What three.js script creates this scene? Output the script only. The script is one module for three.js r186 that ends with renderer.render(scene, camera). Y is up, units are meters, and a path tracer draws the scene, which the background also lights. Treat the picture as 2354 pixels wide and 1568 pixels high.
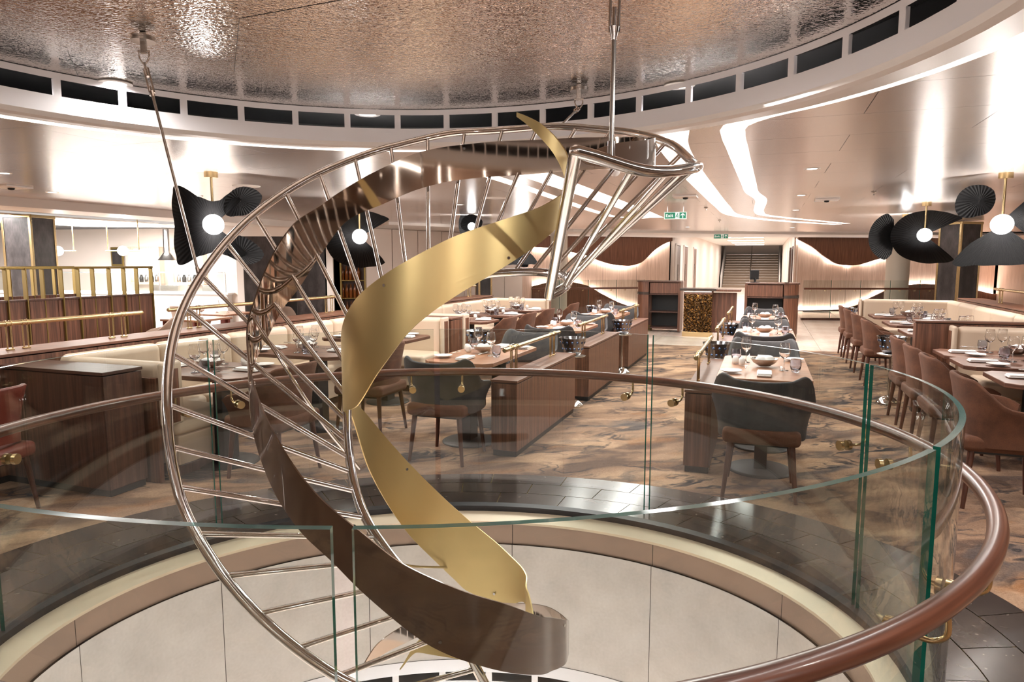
import * as THREE from 'three';
import { RoundedBoxGeometry } from 'three/addons/geometries/RoundedBoxGeometry.js';
import { mergeGeometries, mergeVertices } from 'three/addons/utils/BufferGeometryUtils.js';
import { ImprovedNoise } from 'three/addons/math/ImprovedNoise.js';
import { RectAreaLightUniformsLib } from 'three/addons/lights/RectAreaLightUniformsLib.js';

// ---------------------------------------------------------------- camera, exposure, light levels
const scene = new THREE.Scene();
const camera = new THREE.PerspectiveCamera(2 * Math.atan(784 / 1569) * 180 / Math.PI, 2354 / 1568, 0.05, 120);
camera.position.set(0, 1.57, 0);
camera.rotation.x = -Math.atan(181 / 1569);
const renderer = new THREE.WebGLRenderer({ antialias: true });
renderer.toneMapping = THREE.LinearToneMapping;
renderer.toneMappingExposure = 1.25;
renderer.shadowMap.enabled = true;
RectAreaLightUniformsLib.init();
scene.background = new THREE.Color(0x000000);
const POWER = { pendant: 5.0, down: 11, strip: 13, cove: 10, panel: 29, well: 15 };
const WARM = 0xfff7f0, NEUTRAL = 0xfffcfa;

// ---------------------------------------------------------------- helpers
const R = d => d * Math.PI / 180, V = (x, y, z) => new THREE.Vector3(x, y, z);
let seed = 7; const rnd = () => { seed = (seed * 1664525 + 1013904223) % 4294967296; return seed / 4294967296; };
// room axes: a runs down the aisle away from the camera, b runs across it to the right
const TH = -0.353, AX = 0.3457, AZ = -0.9384, BX = 0.9384, BZ = 0.3457;
const W = (a, b, y = 0) => V(AX * a + BX * b, y, AZ * a + BZ * b);
const count = {};
function numbered(n) { const k = count[n] = (count[n] ?? -1) + 1; return k ? n + '_' + String(k).padStart(3, '0') : n; }
function thing(name, label, category, pos, rot = 0, group) {
  const o = new THREE.Group(); o.name = numbered(name); o.position.copy(pos); o.rotation.y = rot;
  o.userData = { label, category }; if (group) o.userData.group = group; scene.add(o); return o;
}
function copy(o, pos, rot, label, group) {
  const c = o.clone(); c.name = numbered(o.name.replace(/_\d{3}$/, '')); c.position.copy(pos); c.rotation.set(0, rot, 0);
  c.userData = { ...o.userData, label }; if (group) c.userData.group = group; scene.add(c); return c;
}
function part(parent, name, geo, mat, pos, rot, label) {
  const m = new THREE.Mesh(geo, mat); m.name = name; if (pos) m.position.set(...pos); if (rot) m.rotation.set(...rot);
  if (label) m.userData.label = label; parent.add(m); return m;
}
function solo(name, label, category, geo, mat, pos, rot = 0, group) {
  const m = new THREE.Mesh(geo, mat); m.name = numbered(name); m.position.copy(pos); m.rotation.y = rot;
  m.userData = { label, category }; if (group) m.userData.group = group; scene.add(m); return m;
}
function struct(name, geo, mat, pos = V(0, 0, 0), rot = 0) {
  const m = geo ? new THREE.Mesh(geo, mat) : new THREE.Group(); m.name = name; m.position.copy(pos); m.rotation.y = rot;
  m.userData = { kind: 'structure' }; scene.add(m); return m;
}
function metreUV(g, swap = false) {                                    // uv in metres, by the way each face looks
  if (g.index) g = g.toNonIndexed();
  const p = g.attributes.position, n = p.count, uv = new Float32Array(n * 2), a = V(), b = V(), c = V();
  for (let i = 0; i < n; i += 3) {
    a.fromBufferAttribute(p, i); b.fromBufferAttribute(p, i + 1); c.fromBufferAttribute(p, i + 2);
    const q = b.clone().sub(a).cross(c.clone().sub(a)), x = Math.abs(q.x), y = Math.abs(q.y), z = Math.abs(q.z);
    [a, b, c].forEach((v, k) => {
      let s = x > y && x > z ? [v.z, v.y] : y > z ? [v.x, v.z] : [v.x, v.y];
      if (swap) s = [s[1], s[0]];
      uv[(i + k) * 2] = s[0]; uv[(i + k) * 2 + 1] = s[1];
    });
  }
  g.setAttribute('uv', new THREE.BufferAttribute(uv, 2)); return g;
}
const box = (w, h, d, r = 0.004, swap = false) => metreUV(new RoundedBoxGeometry(w, h, d, r > 0.012 ? 3 : 1, Math.min(r, w / 2.01, h / 2.01, d / 2.01)), swap);
const boxAt = (w, h, d, x, y, z, r, swap) => box(w, h, d, r, swap).translate(x, y, z);
function bar(p, q, r0, r1 = r0, seg = 10) {
  const d = q.clone().sub(p), g = new THREE.CylinderGeometry(r1, r0, d.length(), seg, 1);
  g.applyQuaternion(new THREE.Quaternion().setFromUnitVectors(V(0, 1, 0), d.clone().normalize()));
  return g.translate((p.x + q.x) / 2, (p.y + q.y) / 2, (p.z + q.z) / 2);
}
const clean = g => { const o = g.index ? g.toNonIndexed() : g; for (const k of Object.keys(o.attributes)) if (!['position', 'normal', 'uv'].includes(k)) o.deleteAttribute(k); return o; };
const join = (...gs) => mergeGeometries(gs.map(clean));
const lathe = (pts, seg = 24) => new THREE.LatheGeometry(pts.map(p => new THREE.Vector2(p[0], p[1])), seg);
const tube = (pts, r, seg = 64, rad = 10, closed = false) => new THREE.TubeGeometry(new THREE.CatmullRomCurve3(pts, closed), seg, r, rad, closed);
function pchip(xs, ys) {                                               // smooth curve through knots, no overshoot
  const n = xs.length, h = [], s = [], m = [];
  for (let i = 0; i < n - 1; i++) { h.push(xs[i + 1] - xs[i]); s.push((ys[i + 1] - ys[i]) / h[i]); }
  for (let i = 0; i < n; i++) m.push(i === 0 ? s[0] : i === n - 1 ? s[n - 2] : (s[i - 1] * s[i] <= 0 ? 0 : 2 * s[i - 1] * s[i] / (s[i - 1] + s[i])));
  return x => {
    let i = 0; while (i < n - 2 && x > xs[i + 1]) i++;
    const t = Math.min(1, Math.max(0, (x - xs[i]) / h[i])), t2 = t * t, t3 = t2 * t;
    return (2 * t3 - 3 * t2 + 1) * ys[i] + (t3 - 2 * t2 + t) * h[i] * m[i] + (3 * t2 - 2 * t3) * ys[i + 1] + (t3 - t2) * h[i] * m[i + 1];
  };
}
function grid(nu, nv, f, closeU = false) {                             // indexed surface from f(u, v) -> [x, y, z], uv in metres
  const p = [], uv = [], ix = [], w = nv + 1; let L = 0, prev = null;
  for (let i = 0; i <= nu; i++) {
    const c = V(...f(i / nu, 0.5)); if (prev) L += c.distanceTo(prev); prev = c; let H = 0, pv = null;
    for (let j = 0; j <= nv; j++) { const q = f(i / nu, j / nv), qv = V(...q); if (pv) H += qv.distanceTo(pv); pv = qv; p.push(...q); uv.push(L, H); }
  }
  for (let i = 0; i < nu; i++) for (let j = 0; j < nv; j++) { const a = i * w + j, b = a + w; ix.push(a, b, a + 1, b, b + 1, a + 1); }
  const g = new THREE.BufferGeometry(); g.setAttribute('position', new THREE.Float32BufferAttribute(p, 3));
  g.setAttribute('uv', new THREE.Float32BufferAttribute(uv, 2)); g.setIndex(ix); g.computeVertexNormals(); return g;
}

// ---------------------------------------------------------------- textures: what surfaces are made of
const noise = new ImprovedNoise();
const fbm = (x, y, z, o = 4) => { let s = 0, a = 0.5, f = 1; for (let i = 0; i < o; i++) { s += a * noise.noise(x * f, y * f, z + i * 7.3); a *= 0.5; f *= 2; } return s; };
function tex(w, h, f, repeat, srgb = true) {
  const d = new Uint8Array(w * h * 4);
  for (let j = 0; j < h; j++) for (let i = 0; i < w; i++) { const c = f(i / w, j / h), k = (j * w + i) * 4; d[k] = c[0]; d[k + 1] = c[1]; d[k + 2] = c[2]; d[k + 3] = 255; }
  const t = new THREE.DataTexture(d, w, h); t.magFilter = THREE.LinearFilter; t.minFilter = THREE.LinearFilter; t.wrapS = t.wrapT = THREE.MirroredRepeatWrapping;
  if (srgb) t.colorSpace = THREE.SRGBColorSpace; t.repeat.set(...repeat); t.needsUpdate = true; return t;
}
const mix = (a, b, t) => a.map((x, i) => x + (b[i] - x) * Math.min(1, Math.max(0, t)));
function woodTex(dark, light, z) {                                     // grain runs along v
  return tex(512, 512, (u, v) => {
    const w = fbm(u * 3, v * 0.8, z, 3) * 0.6, g = fbm(u * 42 + w * 3, v * 2.2, z + 3, 3), f = fbm(u * 150, v * 6, z + 9, 2);
    return mix(dark, light, 0.5 + g * 1.3 + w * 0.5 + f * 0.5);
  }, [1.1, 0.7]);
}
const walnutT = woodTex([92, 62, 48], [150, 108, 86], 1), oakT = woodTex([176, 132, 106], [214, 172, 146], 5), darkT = woodTex([62, 40, 32], [98, 66, 52], 9), paleT = woodTex([196, 166, 146], [226, 200, 182], 13);
const carpetT = tex(2048, 2048, (u, v) => {
  const x = u * 14, y = v * 14, wx = fbm(x * 0.8, y * 1.4, 2, 4) * 1.5, wy = fbm(x * 0.8, y * 1.4, 8, 4) * 0.8;
  const base = fbm(x * 0.8 + wx, y * 1.5 + wy, 4, 6), vein = 1 - Math.min(1, Math.abs(fbm(x * 0.9 + wx * 1.6, y * 1.8 + wy, 11, 6)) * 11);
  const gate = fbm(x * 0.7, y * 1.0, 21, 3) * 3 + 0.2, gold = fbm(x * 1.1 + wx, y * 2.3, 31, 5), pile = (rnd() - 0.5) * 26 + fbm(x * 40, y * 40, 3, 2) * 26;
  let c = mix([126, 100, 84], [208, 178, 150], 0.5 + base * 1.9);
  c = mix(c, [98, 80, 70], (-base - 0.12) * 2.8);
  c = mix(c, [164, 112, 66], (gold - 0.2) * 2.2);
  c = mix(c, [84, 80, 84], (fbm(x * 0.5 - wy, y * 1.5 + wx, 44, 5) - 0.16) * 3.2);
  c = mix(c, [44, 41, 46], vein * Math.max(0, gate) * 1.3);
  return c.map(k => Math.max(0, Math.min(255, k + pile)));
}, [1 / 8, 1 / 8]);
const marbleT = tex(1024, 1024, (u, v) => {
  const x = u * 2, y = v * 2, w = fbm(x * 2, y * 2, 3, 4), vn = 1 - Math.min(1, Math.abs(fbm(x * 2.2 + w * 2, y * 2.2, 6, 4)) * 22);
  const s = fbm(x * 28, y * 28, 12, 2) > 0.36 ? 1 : 0;
  return mix(mix([52, 46, 43], [78, 69, 63], 0.5 + w * 1.3), [150, 138, 126], vn * 0.3 * Math.max(0, fbm(x * 3, y * 3, 17, 2) * 3) + s * 0.55);
}, [0.5, 0.5]);
const paleStoneT = tex(512, 512, (u, v) => { const w = fbm(u * 4, v * 4, 1, 4); return mix([206, 186, 170], [236, 222, 210], 0.5 + w + fbm(u * 30, v * 30, 5, 2) * 0.3); }, [0.6, 0.6]);
const plasterT = tex(512, 512, (u, v) => { const w = fbm(u * 5, v * 5, 1, 5), s = fbm(u * 60, v * 60, 9, 3); return mix([206, 202, 198], [226, 223, 220], 0.5 + w * 0.9 + s * 0.5); }, [1, 1]);
const blackPanelT = tex(512, 512, (u, v) => { const w = fbm(u * 6, v * 3, 1, 5); return mix([36, 33, 33], [84, 78, 78], 0.35 + w * 1.3 + fbm(u * 40, v * 14, 9, 3) * 0.4); }, [0.8, 0.8]);
const rippleT = tex(1024, 1024, (u, v) => {                            // hammered water relief, 1 m
  const x = u * 56, y = v * 66, wx = fbm(x * 0.3, y * 0.3, 3, 2) * 2, q = noise.noise(x + wx, y + wx, 1) * 0.75 + noise.noise(x * 2.0 + wx, y * 2.2, 6) * 0.3;
  const k = 128 + 118 * q; return [k, k, k];
}, [1, 1], false);
const pileT = tex(256, 256, () => { const k = 128 + (rnd() - 0.5) * 200; return [k, k, k]; }, [6, 6], false);
const brushT = tex(256, 256, (u, v) => { const k = 128 + noise.noise(u * 4, v * 220, 2) * 90 + noise.noise(u * 2, v * 90, 5) * 60; return [k, k, k]; }, [1, 1], false);
const feltT = tex(256, 256, (u, v) => { const k = 205 + (rnd() - 0.5) * 42 + fbm(u * 5, v * 5, 3, 3) * 60; return [k, k, k]; }, [2, 2]);

// ---------------------------------------------------------------- materials
const S = o => new THREE.MeshStandardMaterial(o), P = o => new THREE.MeshPhysicalMaterial(o);
const M = {
  bucket: S({ color: 0x9a9ba0, metalness: 1, roughness: 0.12 }), blueChrome: S({ color: 0x7f9ccc, metalness: 1, roughness: 0.1 }),
  chrome: S({ color: 0xdcdad8, metalness: 1, roughness: 0.07 }),
  steel: S({ color: 0xc9c6c2, metalness: 1, roughness: 0.22 }),
  satin: S({ color: 0xeaeaee, metalness: 0.12, roughness: 0.4, bumpMap: brushT, bumpScale: 0.0004 }),
  mirror: S({ color: 0xd9d2cc, metalness: 1, roughness: 0.06, bumpMap: rippleT, bumpScale: 0.0028 }),
  bronze: P({ color: 0x5c4433, metalness: 0.75, roughness: 0.42, clearcoat: 1, clearcoatRoughness: 0.04 }), bronzeMirror: S({ color: 0xb8a89a, metalness: 1, roughness: 0.05 }),
  gold: P({ color: 0xd4c08a, metalness: 1, roughness: 0.36, anisotropy: 0.5, bumpMap: brushT, bumpScale: 0.00025 }),
  brass: S({ color: 0xd0b98c, metalness: 1, roughness: 0.22 }),
  brassFlat: S({ color: 0x85713f, metalness: 0.7, roughness: 0.42 }),
  ceiling: S({ color: 0xd8d0cc, metalness: 0.7, roughness: 0.24, bumpMap: brushT, bumpScale: 0.0002 }),
  white: S({ color: 0xe9e4df, roughness: 0.5 }), soffit: S({ color: 0xe6e1dc, roughness: 0.42 }), wallWhite: S({ color: 0xe8dcd2, roughness: 0.55 }),
  plaster: S({ map: plasterT, roughness: 0.75 }), cream: S({ color: 0xd6c8b0, roughness: 0.35, metalness: 0.25 }), taupe: S({ color: 0x9b8778, roughness: 0.42, metalness: 0.3 }),
  black: S({ color: 0x0b0b0c, roughness: 0.5 }), duct: S({ color: 0x6a6a6c, roughness: 0.6 }), rubber: S({ color: 0x17171a, roughness: 0.45 }), blackPanel: S({ map: blackPanelT, roughness: 0.32 }),
  walnut: S({ map: walnutT, color: 0xdccfc4, roughness: 0.42 }), oak: S({ map: oakT, color: 0xd9cbc0, roughness: 0.36 }), darkWood: S({ map: darkT, roughness: 0.38 }), paleWood: S({ map: paleT, roughness: 0.5 }),
  railWood: P({ map: walnutT, color: 0xd8b8a8, roughness: 0.34, clearcoat: 0.5, clearcoatRoughness: 0.15 }),
  carpet: S({ map: carpetT, color: 0xe6dcd2, roughness: 0.95, bumpMap: pileT, bumpScale: 0.003 }), marble: S({ map: marbleT, color: 0xffffff, roughness: 0.17 }), paleStone: S({ map: paleStoneT, roughness: 0.22 }),
  leather: S({ color: 0xcbb7a1, roughness: 0.46 }), suede: P({ map: feltT, color: 0x70462f, roughness: 0.9, sheen: 0.3, sheenColor: new THREE.Color(0xa87858), sheenRoughness: 0.6 }),
  redLeather: S({ color: 0x6e2c20, roughness: 0.4 }), charcoal: S({ map: feltT, color: 0x4d4a4a, roughness: 0.62 }), taupeSeat: S({ color: 0x9c8676, roughness: 0.6 }),
  legWood: S({ map: darkT, color: 0xffe2d4, roughness: 0.42 }), pleat: P({ color: 0x060607, roughness: 0.6, specularIntensity: 0.25, side: THREE.DoubleSide }),
  china: S({ color: 0xf4f1ee, roughness: 0.18 }), linen: S({ color: 0xf1eeec, roughness: 0.85 }),
  pane: P({ color: 0xf3f6f4, transmission: 1, thickness: 0, roughness: 0, ior: 1.5 }), clear: P({ color: 0xffffff, transmission: 1, thickness: 0.003, roughness: 0, ior: 1.5 }),
  blueGlass: P({ color: 0xe4eaf6, transmission: 1, thickness: 0.004, roughness: 0.01, ior: 1.5 }), greenEdge: P({ color: 0x1f6f60, roughness: 0.06, transmission: 0.35, thickness: 0, ior: 1.5 }),
  greenEdgeTop: P({ color: 0x5b837c, roughness: 0.08, transmission: 0.3, thickness: 0, ior: 1.5 }),
  glow: S({ color: 0xffffff, emissive: 0xfff3e8, emissiveIntensity: 1.6 }), glowWarm: S({ color: 0xffffff, emissive: 0xffe6d0, emissiveIntensity: 1.35 }),
  bulb: S({ color: 0xffffff, emissive: 0xffffff, emissiveIntensity: 14 }), downGlow: S({ color: 0xffffff, emissive: 0xfff6ee, emissiveIntensity: 4 }),
  stair: S({ color: 0x8d7b6a, roughness: 0.9 }), goldLeaf: S({ map: tex(256, 256, (u, v) => mix([34, 22, 14], [190, 140, 70], 0.3 + fbm(u * 9, v * 14, 3, 4) * 2.2), [2, 2]), metalness: 0.6, roughness: 0.34 }),
};
M.darkWave = S({ map: woodTex([96, 62, 46], [134, 92, 70], 21), roughness: 0.45 });
function edgeLight(o, p, q, towards, w, power, color) {                 // a thin area light lying between two points of o, shining along towards
  const x = q.clone().sub(p), L = x.length(), l = new THREE.RectAreaLight(color, power, L * 0.97, w); x.normalize(); const z = towards.clone().negate().addScaledVector(x, towards.dot(x)).normalize(), y = z.clone().cross(x);
  l.position.copy(p).add(q).multiplyScalar(0.5); l.quaternion.setFromRotationMatrix(new THREE.Matrix4().makeBasis(x, y, z)); o.add(l); return l;
}
function panelLight(o, w, h, pos, towards, power, color = NEUTRAL) {   // an area light just in front of a glowing face
  const l = new THREE.RectAreaLight(color, power, w, h); l.position.set(...pos); o.add(l); o.updateMatrixWorld(true); l.lookAt(o.localToWorld(V(...towards))); return l;
}

// ---------------------------------------------------------------- the setting: floor, well, ceiling, walls
const EX = -0.3, EZ = -2.83;                                           // middle of the oval well
const ell = (a, b, t, y, cx = EX, cz = EZ) => [cx + a * Math.cos(t), y, cz + b * Math.sin(t)];
const band = (c0, c1, t0 = 0, t1 = Math.PI * 2, n = 96) =>            // oval band between [a, b, y, cx?, cz?] and another
  grid(n, 1, (u, v) => { const t = t0 + (t1 - t0) * u, p = ell(c0[0], c0[1], t, c0[2], c0[3], c0[4]), q = ell(c1[0], c1[1], t, c1[2], c1[3], c1[4]); return p.map((k, i) => k + (q[i] - k) * v); });
const solidBand = (c, t0, t1, n) => {                                  // closed bar that follows the oval: c is a ring of [a, b, y] corners
  const g = c.map((k, i) => band(k, c[(i + 1) % c.length], t0, t1, n));
  return join(...g);
};
function ringCorners(a, b, w, y0, y1, cx, cz) { return [[a, b, y0, cx, cz], [a, b, y1, cx, cz], [a + w, b + w, y1, cx, cz], [a + w, b + w, y0, cx, cz]]; }
function ovalShape(pts, a, b, cx, cz) {
  const s = new THREE.Shape(pts.map(p => new THREE.Vector2(p[0], -p[1])));
  if (a) { const h = new THREE.Path(); h.absellipse(cx, -cz, a, b, 0, Math.PI * 2, true, 0); s.holes.push(h); }
  return s;
}
const flat = (shape, y0, y1) => new THREE.ExtrudeGeometry(shape, { depth: y1 - y0, bevelEnabled: false, curveSegments: 64 }).rotateX(-Math.PI / 2).translate(0, y0, 0);
const PLAN = [[-15, 5], [11.5, 5], [11.5, -12], [16.5, -23.2], [9.4, -22.15], [5.25, -22.35], [0.4, -20.55], [-3.6, -16.4], [-15, -20.2]];
const floor = struct('floor');
part(floor, 'floor_slab', flat(ovalShape(PLAN, 1.86, 1.53, EX, -2.75), -0.32, -0.03), M.black);
carpetT.rotation = 0.3;
const sw = [W(13.2, -9), W(13.2, 5)];
part(floor, 'carpet', flat(ovalShape([[-15, 5], [11.5, 5], [11.5, -9], [sw[1].x, sw[1].z], [sw[0].x, sw[0].z], [-15, -8]], 2.62, 2.12, EX, EZ), -0.03, 0), M.carpet);
for (let i = 0; i < 11; i++) for (let j = 0; j < 14; j++) {            // pale polished stone slabs before the wavy walls
  const c = W(13.7 + i, -8.5 + j); if (c.z < -21.5 || (c.x < 0.6 && c.z < -17.5)) continue;
  part(floor, 'slab', box(0.994, 0.03, 0.994, 0.002), M.paleStone, [c.x, -0.0151, c.z], [0, TH, 0]);
}
{ // dark marble ring round the well: tiles with brass-coloured joints, running on under the glass to the rim
  const WZ0 = -2.75, at = (r, t, y) => { const p = ell(1.905, 1.59, t, y, EX, WZ0), q = ell(2.62, 2.12, t, y); return p.map((k, i) => k + (q[i] - k) * r); };
  part(floor, 'joint_bed', grid(96, 1, (u, v) => at(v, u * Math.PI * 2, -0.006)), M.brassFlat);
  for (let k = 0; k < 3; k++) for (let i = 0; i < 30; i++) {
    const t0 = (i + k * 0.4) / 30 * Math.PI * 2 + 0.0012, t1 = (i + 1 + k * 0.4) / 30 * Math.PI * 2 - 0.0012, r0 = k / 3 + 0.004, r1 = (k + 1) / 3 - 0.004;
    const top = grid(6, 1, (u, v) => at(r0 + (r1 - r0) * v, t0 + (t1 - t0) * u, 0));
    const uv = top.attributes.uv, ps = top.attributes.position; for (let n = 0; n < uv.count; n++) uv.setXY(n, ps.getX(n) + i * 0.37, ps.getZ(n) + k * 0.71);
    const m = part(floor, 'tile', top, M.marble); m.position.y = 0.0005 + (i % 3) * 0.0003;
  }
}
// rim and inner wall of the well
const WX = EX, WZ = -2.75, well = struct('wall_well'), gasket = struct('trim_3');
part(gasket, 'rubber_gasket', join(band([1.85, 1.52, 0.004, WX, WZ], [1.905, 1.59, 0.004, WX, WZ]), band([1.85, 1.52, 0.004, WX, WZ], [1.85, 1.52, -0.03, WX, WZ])), M.rubber);
part(well, 'cream_lip', join(band([1.85, 1.52, -0.03, WX, WZ], [1.75, 1.42, -0.06, WX, WZ]), band([1.75, 1.42, -0.06, WX, WZ], [1.75, 1.42, -0.075, WX, WZ])), M.cream);
for (let i = 0; i < 12; i++) {
  const t0 = i / 12 * Math.PI * 2 - 0.35 + 0.0012, t1 = (i + 1) / 12 * Math.PI * 2 - 0.35 - 0.0012;
  part(well, 'fascia_panel', band([1.755, 1.425, -0.075, WX, WZ], [1.755, 1.425, -0.205, WX, WZ], t0, t1, 10), M.taupe);
  part(well, 'plaster_panel', band([1.74, 1.41, -0.205, WX, WZ], [1.74, 1.41, -0.985, WX, WZ], t0, t1, 10), M.plaster);
}
part(well, 'panel_backing', band([1.77, 1.44, -0.06, WX, WZ], [1.77, 1.44, -0.99, WX, WZ]), M.black);
part(well, 'slot_band', join(band([1.735, 1.405, -0.985, WX, WZ], [1.72, 1.39, -1.06, WX, WZ]), band([1.72, 1.39, -1.12, WX, WZ], [1.70, 1.37, -1.17, WX, WZ]), band([1.70, 1.37, -1.17, WX, WZ], [1.9, 1.57, -1.17, WX, WZ])), M.satin);
for (let i = 0; i < 36; i++) { const t = (i + 0.5) / 36 * Math.PI * 2; part(well, 'slot_post', band([1.72, 1.39, -1.06, WX, WZ], [1.72, 1.39, -1.12, WX, WZ], t - 0.012, t + 0.012, 2), M.satin); }
part(well, 'slot_cavity', join(band([1.735, 1.405, -0.99, WX, WZ], [2.6, 2.27, -0.99, WX, WZ]), band([2.6, 2.27, -0.99, WX, WZ], [2.6, 2.27, -1.18, WX, WZ]), band([1.9, 1.57, -1.17, WX, WZ], [2.6, 2.27, -1.175, WX, WZ])), M.duct);
const lower = struct('floor_lower', flat(new THREE.Shape([[-4.5, -1], [4, -1], [4, 8], [-4.5, 8]].map(p => new THREE.Vector2(...p))), -3.7, -3.6), M.paleStone);
const lwall = struct('wall_lower'); part(lwall, 'wall_panel', band([4, 4, -1.18], [4, 4, -3.6]), M.wallWhite); part(lwall, 'deck_head', band([1.72, 1.39, -1.18, WX, WZ], [4.2, 4.2, -1.18]), M.white);

// ceiling: mirrored recess over the well
const CX = -0.715, CZ = -2.686, CR = 2.35, dome = struct('ceiling_recess');
part(dome, 'mirror_panel', metreUV(new THREE.CircleGeometry(CR + 0.12, 96).rotateX(Math.PI / 2).translate(CX, 2.655, CZ)), M.mirror);
part(dome, 'top_rail', band([CR, CR, 2.652, CX, CZ], [CR, CR, 2.615, CX, CZ]), M.satin);
part(dome, 'lower_band', join(band([CR, CR, 2.522, CX, CZ], [CR, CR, 2.425, CX, CZ]), band([CR, CR, 2.522, CX, CZ], [CR + 0.02, CR + 0.02, 2.522, CX, CZ])), M.satin);
for (let i = 0; i < 42; i++) { const t = i / 42 * Math.PI * 2 + 0.03; part(dome, 'slot_post', solidBand(ringCorners(CR, CR, 0.02, 2.52, 2.617, CX, CZ), t - 0.0085, t + 0.0085, 2), M.satin); }
part(dome, 'slot_cavity', join(band([CR + 1.1, CR + 1.1, 2.74, CX, CZ], [CR + 1.1, CR + 1.1, 2.437, CX, CZ]), band([CR + 0.06, CR + 0.06, 2.438, CX, CZ], [CR + 1.1, CR + 1.1, 2.438, CX, CZ])), M.duct);
part(dome, 'flared_trim', join(band([CR, CR, 2.425, CX, CZ], [CR + 0.015, CR + 0.015, 2.40, CX, CZ]), band([CR + 0.015, CR + 0.015, 2.40, CX, CZ], [CR + 0.06, CR + 0.06, 2.392, CX, CZ]), band([CR + 0.06, CR + 0.06, 2.392, CX, CZ], [CR + 0.25, CR + 0.25, 2.412, CX, CZ])), M.soffit);
for (const [x0, z0, x1, z1] of [[-1.22, -3.2, -1.6, -4.08], [-2.31, -3.7, -2.65, -4.36], [0.2, -2.6, 0.62, -1.5], [-1.22, -3.2, 0.2, -2.6]]) part(dome, 'mirror_joint', bar(V(x0, 2.6545, z0), V(x1, 2.6545, z1), 0.0014, 0.0014, 4), M.black);
const ceiling = struct('ceiling');
part(ceiling, 'deck_plate', flat((() => { const s = ovalShape(PLAN); const h = new THREE.Path(); h.absarc(CX, -CZ, CR + 1.1, 0, Math.PI * 2, true); s.holes.push(h); return s; })(), 2.45, 2.6), M.duct);
part(ceiling, 'deck_plate', new THREE.CircleGeometry(CR + 1.2, 64).rotateX(Math.PI / 2).translate(CX, 2.74, CZ), M.duct);
{ // satin panels in rows across the aisle, each row staggered
  const inCircle = p => Math.hypot(p.x - CX, p.z - CZ) < CR + 0.23, seen = new Set();
  for (let i = 0; i < 28; i++) for (let j = -1; j < 11; j++) {
    const a0 = -4.6 + i * 0.7 + 0.002, bs = -9.3 + j * 1.4 + 0.7 * (i % 2) + 0.002, b0 = Math.max(bs, -9.298), a1 = a0 + 0.696, b1 = Math.min(bs + 1.396, 6.1);
    if (b1 - b0 < 0.1) continue; const ring = [], N = 40, cs = [[a0, b0], [a1, b0], [a1, b1], [a0, b1]];
    for (let e = 0; e < 4; e++) for (let k = 0; k < N; k++) { const [p, q] = [cs[e], cs[(e + 1) % 4]]; ring.push(W(p[0] + (q[0] - p[0]) * k / N, p[1] + (q[1] - p[1]) * k / N)); }
    if (ring[0].x > 11.4 || ring[80].z > 4.9 || ring[0].z > 4.9) continue;
    const out = ring.map(p => !inCircle(p)); if (!out.some(Boolean)) continue;
    let pts = ring;
    if (out.some(o => !o)) {                                           // cut along the round recess
      const first = out.findIndex((o, k) => o && !out[(k - 1 + out.length) % out.length]); pts = [];
      let k = first, n = 0; while (n < ring.length && out[k % ring.length]) { pts.push(ring[k % ring.length]); k++; n++; }
      const A = pts[pts.length - 1], B = pts[0], ta = Math.atan2(A.z - CZ, A.x - CX); let tb = Math.atan2(B.z - CZ, B.x - CX);
      while (tb - ta > Math.PI) tb -= 2 * Math.PI; while (tb - ta < -Math.PI) tb += 2 * Math.PI;
      for (let q = 1; q < 12; q++) { const t = ta + (tb - ta) * q / 12; pts.push(V(CX + (CR + 0.23) * Math.cos(t), 0, CZ + (CR + 0.23) * Math.sin(t))); }
    } else pts = [0, 40, 80, 120].map(k => ring[k]);
    if (pts.length < 3) continue;
    part(ceiling, 'panel', flat(new THREE.Shape(pts.map(p => new THREE.Vector2(p.x, -p.z))), 2.42, 2.435), M.ceiling);
  }
  for (let i = 0; i < 3; i++) { const a = W(15 + i * 2.6, -9.3), b = W(15 + i * 2.6, 7), c = W(17.595 + i * 2.6, 9), d = W(17.595 + i * 2.6, -9.3); part(ceiling, 'panel', flat(new THREE.Shape([a, b, c, d].map(p => new THREE.Vector2(p.x, -p.z))), 2.42, 2.435), M.ceiling); }
}
// soffit along the wavy walls and round the left side of the room
struct('trim_1', flat(new THREE.Shape([[-3.6, -16.3], [0.5, -20.4], [4.9, -22.2], [9.2, -21.9], [16.4, -23], [15.4, -20.4], [9.5, -19.9], [5.5, -19.2], [1.6, -18], [-2.6, -14.6]].map(p => new THREE.Vector2(p[0], -p[1]))), 2.36, 2.42), M.soffit);
{ const e = (a, b) => { const p = W(a, b); return new THREE.Vector2(p.x, -p.z); };
  struct('trim_2', flat(new THREE.Shape([e(-4, -9.3), e(16.5, -9.3), e(16.5, -10.1), e(-4, -10.1)]), 2.3, 2.43), M.soffit); }

// outer walls
const wallBetween = (name, p, q, h, m, y = 0, t = 0.12) => { const L = Math.hypot(q[0] - p[0], q[1] - p[1]); return struct(name, box(L, h, t, 0.002), m, V((p[0] + q[0]) / 2, y + h / 2, (p[1] + q[1]) / 2), -Math.atan2(q[1] - p[1], q[0] - p[0])); };
wallBetween('wall_near', [-15, 5], [11.5, 5], 2.75, M.paleWood);
wallBetween('wall_right', [11.5, 5], [11.5, -12], 2.75, M.paleWood);
wallBetween('wall_right_far', [11.5, -12], [16.5, -23.2], 2.75, M.paleWood);
wallBetween('wall_left', [-15, 5], [-15, -20.2], 2.75, M.wallWhite);
wallBetween('wall_left_far', [-15, -19.2], [-5.0, -17.6], 2.9, M.wallWhite);
wallBetween('wall_back', [-3.75, -15.6], [0.55, -20.6], 2.6, M.paleWood);
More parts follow.
